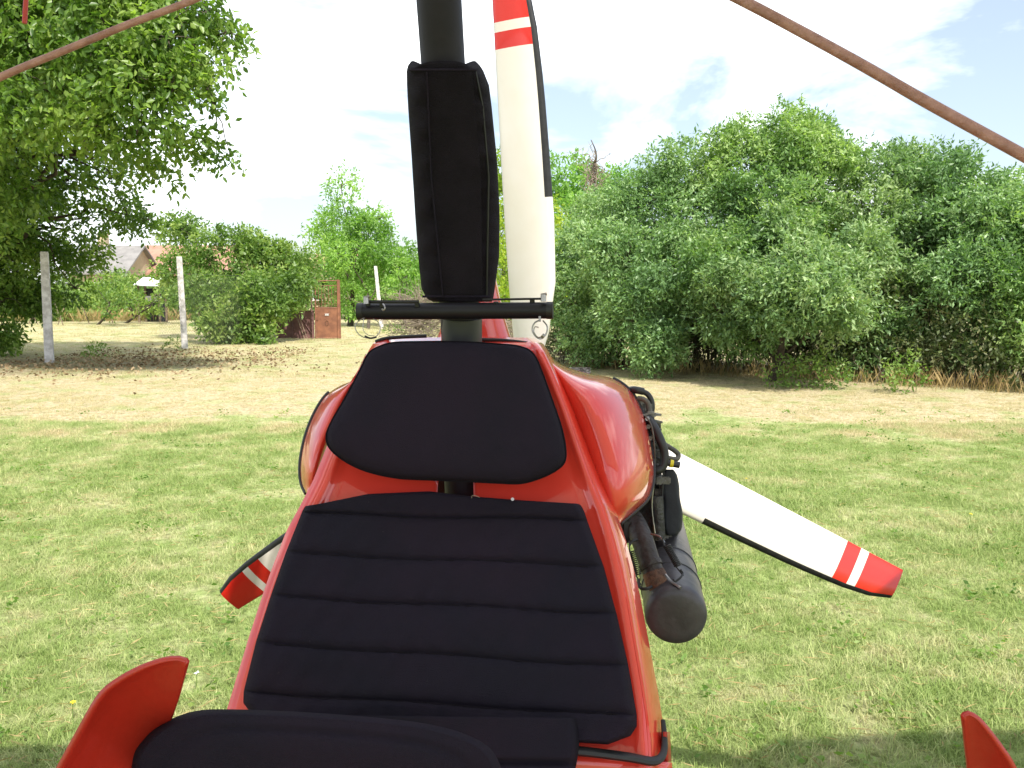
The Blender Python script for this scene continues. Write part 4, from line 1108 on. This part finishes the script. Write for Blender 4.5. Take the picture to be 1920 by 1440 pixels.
cowl('engine_cowl', [(690, 665, 1.36), (665, 720, 1.355), (640, 780, 1.345), (615, 835, 1.325), (598, 880, 1.31), (586, 915, 1.30), (578, 935, 1.29)],
     [(692, 690, 1.46), (665, 712, 1.47), (640, 722, 1.47), (612, 741, 1.47), (590, 775, 1.465), (574, 815, 1.455), (565, 855, 1.44), (563, 885, 1.42), (566, 908, 1.40), (574, 925, 1.37)], 0, 0, .04, False)

# engine ---------------------------------------------------------------
eng = empty('engine_group', T0, None, None); bpy.data.objects.remove(eng)
def bxp(name, x0, y0, x1, y1, d0, d1, m, parent, bevel=.004):
    c = P((x0 + x1) / 2, (y0 + y1) / 2, (d0 + d1) / 2); dm = (d0 + d1) / 2
    return box(name, c, RT * ((x1 - x0) / 2 * dm / F), UP * ((y1 - y0) / 2 * dm / F), FWD * ((d1 - d0) / 2), m, parent, bevel)
eb = bxp('engine_block', 1130, 775, 1222, 1000, 1.55, 1.78, ENG, TR, .012)
bxp('gearbox', 960, 690, 1120, 900, 1.62, 1.80, ENG, eb, .02)
for k in range(9): bxp('cooling_fin', 1172, 772 + k * 13, 1222 + (2 if k % 2 else 0), 776 + k * 13, 1.52, 1.74, ENGL, eb, .001)
bxp('head_cover', 1196, 752, 1214, 790, 1.54, 1.66, ENGL, eb, .004)
bxp('flange', 1205, 770, 1224, 783, 1.52, 1.60, ENGL, eb, .003)
bxp('clamp', 1226, 892, 1254, 906, 1.50, 1.54, ENGL, eb, .002)
bxp('crank_case', 1216, 900, 1246, 1010, 1.53, 1.70, ENGL, eb, .008)
tube('starter_column', [P(1232, 930, 1.50), P(1236, 1012, 1.50)], .011, ENG, eb, 14)
for (x, y) in ((1216, 800), (1219, 822), (1222, 846), (1224, 862), (1219, 838), (1214, 785), (1222, 875)):
    tube('bolt', [P(x, y, 1.50), P(x, y, 1.54)], .0042, STEEL if y % 2 else ENGL, eb, 6)
tube('cable', [P(1205, 790, 1.50), P(1215, 830, 1.49), P(1219, 870, 1.49), P(1222, 900, 1.50)], .0018, TRIM, eb, 6)
tube('cable', [P(1210, 780, 1.49), P(1222, 800, 1.485), P(1228, 850, 1.485), P(1226, 900, 1.50)], .0014, HOSEG, eb, 6)
tube('cable', [P(1226, 908, 1.49), P(1222, 950, 1.49), P(1228, 1000, 1.49)], .0014, STEEL, eb, 6)
tube('hose_sleeve', [P(1178, 732, 1.585), P(1190, 731, 1.55), P(1206, 734, 1.55)], .0068, HOSE, eb, 12)
tube('hose', [P(1204, 734, 1.55), P(1214, 739, 1.55), P(1221, 750, 1.55), P(1223, 764, 1.55), P(1220, 778, 1.55)], .0050, HOSE, eb, 12)
tube('hose', [P(1196, 747, 1.545), P(1207, 749, 1.54), P(1215, 757, 1.54), P(1217, 774, 1.54)], .0048, HOSEG, eb, 12)
tube('hose', [P(1214, 780, 1.53), P(1226, 800, 1.51), P(1238, 824, 1.50), P(1246, 850, 1.50), P(1243, 874, 1.50), P(1230, 883, 1.50), P(1214, 880, 1.51)], .0078, HOSE, eb, 14)
tube('hose', [P(1238, 828, 1.52), P(1254, 838, 1.52), P(1266, 846, 1.515), P(1272, 853, 1.515), P(1268, 861, 1.51), P(1252, 859, 1.51), P(1240, 862, 1.51)], .0045, HOSEG, eb, 12)
fil = tube('fuel_filter', [P(1242, 866, 1.50), P(1274, 872, 1.50)], .0058, HOSE, eb, 14)
tube('yellow_band', [P(1256, 868.6, 1.50), P(1262, 869.8, 1.50)], .0068, YEL, fil, 14)
tube('hose', [P(1216, 745, 1.56), P(1222, 790, 1.55), P(1226, 812, 1.54)], .0022, TRIM, eb, 8)
# air box with soft cover
def air(u, v):
    y = 880 + (1004 - 880) * v; xl, xr = interp([(880, 1246, 1262), (888, 1243, 1268), (915, 1242, 1274), (960, 1243, 1279), (992, 1245, 1279), (1004, 1250, 1270)], y)
    a = 2 * math.pi * u; hw = (xr - xl) / 2
    k = .32
    return P((xl + xr) / 2 + hw * math.copysign(abs(math.cos(a)) ** k, math.cos(a)) + 1.2 * math.sin(v * 11 + a), y, 1.56 - .055 * math.copysign(abs(math.sin(a)) ** k, math.sin(a)))
nu, nv = 40, 24
V = [air(i / nu, j / nv) for j in range(nv + 1) for i in range(nu)]
Fc = [(j * nu + i, j * nu + (i + 1) % nu, (j + 1) * nu + (i + 1) % nu, (j + 1) * nu + i) for j in range(nv) for i in range(nu)]
Fc.append(tuple(range(nu))[::-1]); Fc.append(tuple(nv * nu + i for i in range(nu)))
ab = mesh('air_box', V, Fc, BOXB, TR); tube('zip', [P(1244, 885, 1.505), P(1241, 940, 1.502), P(1243, 1000, 1.505)], .002, TRIM, ab, 6)

# muffler ----------------------------------------------------------------
mf0, mf1 = P(1268, 1156, 1.33), P(1236, 985, 1.74)
axm = (mf1 - mf0).normalized(); r = .0487
pts_ = [mf0 - axm * .004, mf0 - axm * .003, mf0 - axm * .001, mf0 + axm * .003, mf0 + axm * .009, mf0 + axm * .014, mf1 - axm * .02, mf1]
muf = tube('muffler', pts_, [r * .5, r * .72, r * .87, r * .955, r * .993, r, r, r * .85], MUF, TR, 56, k=1)
for d_ in (.10, .17): tube('band', [mf0 + axm * (d_ - .002), mf0 + axm * d_, mf0 + axm * (d_ + .002)], [r * 1.004, r * 1.035, r * 1.004], TRIM if d_ > .05 else MUF, muf, 56, k=1)
ex = tube('exhaust_pipe', [P(1168, 960, 1.50), P(1186, 975, 1.45), P(1203, 1010, 1.41), P(1217, 1052, 1.385), P(1229, 1085, 1.37)], [.017, .0185, .0185, .0175, .0175], PIPEX, TR, 24)
tube('pipe_joint', [P(1225, 1072, 1.372), P(1232, 1090, 1.366), P(1240, 1106, 1.36), P(1245, 1118, 1.355)], [.0182, .0195, .0168, .0155], RUST, ex, 22)
tube('joint_ring', [P(1218, 1055, 1.382), P(1222, 1064, 1.378)], .0192, PIPEX, ex, 22)
bxp('down_pipe_flange', 1150, 955, 1200, 1005, 1.42, 1.56, TRIM, ex, .01)
def spring(name, a, b, rad, wire, turns, parent):
    t = (b - a).normalized(); u, v_ = frame_for(t); n = turns * 10; ps = [a - t * .016, a - t * .008 + u * rad * .5]
    for k in range(n + 1):
        an = 2 * math.pi * k / 10; ps.append(a + (b - a) * (k / n) + (u * math.cos(an) + v_ * math.sin(an)) * rad)
    ps += [b + t * .008 + u * rad * .5, b + t * .016]
    return tube(name, ps, wire, TRIM, parent, 6, k=1)
spring('spring', P(1250, 1022, 1.36), P(1272, 1062, 1.345), .0052, .0013, 13, muf)
spring('spring', P(1185, 1032, 1.37), P(1197, 1078, 1.355), .0045, .0012, 13, muf)
tube('spring_hook', [P(1220, 1001, 1.38), P(1237, 1006, 1.37), P(1246, 1018, 1.362)], .0016, STEEL, muf, 6)
tube('spring_hook', [P(1276, 1068, 1.34), P(1280, 1075, 1.34), P(1276, 1083, 1.33), P(1266, 1090, 1.325), P(1262, 1085, 1.325)], .0016, TRIM, muf, 6)
tube('spring_hook', [P(1248, 1078, 1.35), P(1258, 1090, 1.335), P(1270, 1098, 1.325), P(1276, 1102, 1.32)], .0024, STEEL, muf, 6)
tube('spring_hook', [P(1197, 1085, 1.352), P(1200, 1102, 1.345), P(1213, 1104, 1.34), P(1222, 1100, 1.345)], .0026, TRIM, muf, 6)
tube('spring_hook', [P(1181, 1022, 1.375), P(1186, 1014, 1.38), P(1195, 1012, 1.39)], .0020, TRIM, muf, 6)
tube('bracket', [P(1244, 1112, 1.345), P(1252, 1122, 1.335), P(1262, 1120, 1.33)], .0022, RUST, muf, 6)

# propeller -----------------------------------------------------------------
hub = P(1003, 757, 1.87)
yaw, pit = R(-6.0), R(4.0)
PM = Matrix.Rotation(yaw, 3, 'Z') @ Matrix.Rotation(pit, 3, 'X')
EX, EY, EZ = PM @ Vector((1, 0, 0)), PM @ Vector((0, -1, 0)), PM @ Vector((0, 0, 1))      # right, towards the nose, up
prop = empty('x', T0, None, None); bpy.data.objects.remove(prop)
pr_hub = tube('propeller', [hub + EY * .06, hub + EY * .05, hub - EY * .05, hub - EY * .06], [.05, .07, .07, .05], ENG, TR, 28, k=1)
tag(pr_hub, 'white three-bladed pusher propeller with red tips and black leading edges')
RB = .88
CH = [(.10, .070, 42), (.18, .100, 36), (.30, .119, 29), (.45, .119, 24), (.60, .113, 21), (.75, .106, 18.5), (.88, .096, 17), (.95, .085, 16.5), (1.0, .068, 16)]
def blade(ang):
    a = R(ang); rad_ = EX * math.cos(a) + EZ * math.sin(a)
    # clockwise seen from the nose: the leading edge lies ninety degrees clockwise of the blade
    le = EX * math.sin(a) - EZ * math.cos(a)
    st = [.10, .14, .18, .24, .30, .37, .45, .49, .50, .55, .6, .66, .72, .78, .84, .846, .884, .886, .906, .908, .93, .95, .965, .98, .99, 1.0]
    na = 28
    V, Fc, MI = [], [], []
    for s_ in st:
        c, tw = interp(CH, s_); tw = R(tw)
        lead = le * math.cos(tw) + EY * math.sin(tw); nrm = EY * math.cos(tw) - le * math.sin(tw)
        cut = 0
        if s_ > .95: cut = (s_ - .95) / .05
        for k in range(na):
            t = 2 * math.pi * k / na
            xx = math.cos(t); yy = math.sin(t)
            thick = .012 * (1.25 - .6 * s_) * (1 + .5 * (xx)) * abs(yy) ** .9 * math.copysign(1, yy)
            sw = c * .5 - .055
            V.append(hub + rad_ * (RB * s_ - .012 * max(0, -xx) * cut * 0) + lead * (c * .5 * xx + sw) + nrm * (thick + .0))
    for j in range(len(st) - 1):
        sm = (st[j] + st[j + 1]) / 2
        for k in range(na):
            Fc.append((j * na + k, j * na + (k + 1) % na, (j + 1) * na + (k + 1) % na, (j + 1) * na + k))
            kk = (k + .5) / na * 2 * math.pi
            m_ = 0
            if sm > .9065 or .845 < sm < .885: m_ = 1
            if .50 < sm and math.cos(kk) > .82: m_ = 2
            MI.append(m_)
    Fc.append(tuple(range(na))[::-1]); MI.append(0); Fc.append(tuple((len(st) - 1) * na + k for k in range(na))); MI.append(1)
    return V, Fc, MI
for ang in (92.3, 212.3, -27.7):
    V, Fc, MI = blade(ang); o = mesh('blade', V, Fc, [BLW, BLR, BLK], pr_hub, True, MI); sharp(o, 50)

# front seat back, close to the camera -----------------------------------------
FO = [(1331, 0)]
ftop = [(245, 1446), (250, 1412), (268, 1386), (292, 1364), (335, 1342), (380, 1331), (440, 1330), (500, 1332), (600, 1337), (700, 1345), (780, 1354), (840, 1366), (890, 1384), (922, 1406), (940, 1440), (944, 1470)]
FT = smooth2(ftop, 4)
def front(u, v):
    """u across the top outline, v from the rear lip over the top and down the front face"""
    a = along(FT, u)
    if v < .35:
        t = v / .35; ang = t * math.pi / 2
        x, y = a[0], a[1]; cx, cy = 595, 1560
        k = .05 * (1 - math.cos(ang * 1)) ; 
        xx = x + (cx - x) * k; yy = y + (cy - y) * k * 1.0
        return P(xx, yy, .90 - .065 * math.sin(ang) ** .8)
    t = (v - .35) / .65
    x, y = a[0], a[1]; cx, cy = 595, 1560
    k = .05 + .95 * t
    xx = x + (cx - x) * k; yy = y + (cy - y) * k
    g = .0035 * math.exp(-((k - .16) / .02) ** 2)
    return P(xx, yy, .835 - .012 * math.sin(min(t * 3, 1) * math.pi / 2) + g)
fs = grid('front_seat_pad', front, 110, 60, FAB, TR, 0, flip=True); tag(fs, 'rounded black pad of the nearer seat at the bottom of the view')
tube('seam', [front(k / 60, .35 + .65 * (.16 - .05) / .95) - FWD * .0 for k in range(2, 59)], .0009, FAB2, fs, 5, k=1)

# pod sides -----------------------------------------------------------------------
def podside(name, outer, inner, d0, d1, flip):
    O = smooth2(outer, 6); I = smooth2(inner, 6)
    def fn(u, v):
        a = along(O, v); b = along(I, v)
        x = a[0] + (b[0] - a[0]) * u; y = a[1] + (b[1] - a[1]) * u
        q = min(1, (1 - v) * 3); rim = -.005 * math.exp(-(u / .07) ** 2)
        return P(x, y, d0 + ((d1 - d0) * u + .012 * math.sin(u * math.pi) + rim) * q)
    o = grid(name, fn, 30, 40, REDMATT, TR, .005, flip=flip); return o
p1 = podside('pod_side', [(-10, 1650), (60, 1540), (115, 1440), (150, 1376), (188, 1310), (215, 1284), (260, 1258), (300, 1243), (330, 1238), (347, 1242)],
        [(250, 1650), (262, 1540), (270, 1470), (285, 1430), (300, 1400), (318, 1360), (330, 1325), (338, 1295), (344, 1268), (348, 1246)], .80, .88, False)
tag(p1, 'curved red fairing edge at the lower left')
p2 = podside('pod_side', [(2010, 1650), (1945, 1540), (1897, 1440), (1875, 1405), (1853, 1375), (1836, 1354), (1825, 1344), (1816, 1340), (1812, 1340), (1810, 1343)],
        [(1840, 1650), (1822, 1540), (1816, 1440), (1814, 1420), (1812, 1400), (1811, 1385), (1810, 1370), (1809, 1360), (1809, 1352), (1809, 1346)], .88, .92, True)
tag(p2, 'pointed red fairing edge at the lower right')
# red panel below the gasket
grid('pod_rear_panel', lambda u, v: P(1060 + 200 * u + (6 * v), 1416 + 14 * u + 240 * v, 1.085 + .03 * u ** 3 - .02 * v), 14, 14, RED, TR, .005, flip=True)
grid('pod_rear_side', lambda u, v: P(1243 + 12 * v + 7 * u, 1372 + 248 * v, 1.12 + .16 * u), 6, 12, REDMATT, TR, .005, flip=False)
# pod floor, wheels and axle under the seats (below the view)
def pod(u, v):
    a = math.pi * (u) ; y = -.35 + 1.75 * v
    wdt = .30 * math.sin(math.pi * min(1, .12 + v * .75)) ** .5
    return Vector((-.10 + wdt * math.cos(a), y, .55 - .25 * math.sin(a)))
grid('pod_hull', pod, 24, 24, RED, TR, .006)
tube('axle', [(-.85, 1.45, .22), (-.1, 1.4, .38), (.65, 1.45, .22)], .02, MAST, TR, 12)
for sx in (-.88, .68):
    wh = tube('wheel', [(sx - .05, 1.45, .18), (sx + .05, 1.45, .18)], .18, HOSE, TR, 32, k=1); tube('rim', [(sx - .055, 1.45, .18), (sx + .055, 1.45, .18)], .08, ENGL, wh, 20, k=1)

# wing overhead: keel, leading edges, sail; its wires come down through the view ------
TOP = P(760, -980, .93)
zk = TOP.z + .03
NOSE = Vector((-.15, -2.1, zk + .25)); TAIL = Vector((-.15, 1.75, zk - .06))
tube('keel', [NOSE, TAIL], .03, MAST, TR, 16, k=1)
TIPL, TIPR = Vector((-5.0, .42, zk + .15)), Vector((4.7, .40, zk + .15))
print('wing height', zk)
for t in (TIPL, TIPR): tube('leading_edge', [NOSE, NOSE.lerp(t, .5) + Vector((0, 0, .05)), t], [.03, .03, .022], MAST, TR, 12)
TEY = .85
def sail(side):
    tip = TIPL if side < 0 else TIPR
    def fn(u, v):
        le = NOSE.lerp(tip, u) + Vector((0, 0, .05 * math.sin(u * math.pi)))
        te = Vector((-.15, TEY, zk + .0)).lerp(tip + Vector((0, .62, -.05)), u)
        dx = abs(te.x + .05); k_ = min(1, abs(dx - 1.12) / .42); te.y -= .30 * (1 - k_ * k_ * (3 - 2 * k_))  # scallop cut into the sail shape so sun reaches the right blade
        p = le.lerp(te, v); p.z += .16 * math.sin(math.pi * v ** .6) * (1 - .5 * u) + .03 + .02 * abs(math.sin(u * 18)) * v
        return p
    return grid('sail', fn, 60, 12, SAILM, TR, .0, flip=side > 0)
sail(-1); sail(1)
wl_ = [Vector((-.80, .20, 1.15))] + smooth_path([P(-220, 250, .70), P(0, 145, .72), P(120, 95, .73), P(240, 46, .745), P(362, 0, .76), P(520, -70, .785)], 5) + [TOP]
tube('flying_wire', wl_, .0031, CABLE, TR, 12, k=1)
wr_ = [TOP] + smooth_path([P(1240, -74, .80), P(1390, 0, .76), P(1500, 58, .74), P(1620, 124, .72), P(1740, 193, .70), P(1920, 292, .67), P(2150, 420, .64)], 5) + [Vector((.80, .20, 1.15))]
tube('flying_wire', wr_, .0047, CABLE, TR, 12, k=1)
tube('control_bar', [(-.80, .20, 1.15), (-.80, -.10, 1.10), (-.72, -.25, 1.08), (.72, -.25, 1.08), (.80, -.10, 1.10), (.80, .20, 1.15)], .013, MAST, TR, 14)
tube('hanging_cord', [Vector((-.6, .95, zk + .12)), P(60, -160, .95), P(50, -20, .95), P(46, 44, .95)], .0026, mat('red_cord', (.45, .04, .025), .5), TR, 8)
print('done', len(bpy.data.objects))
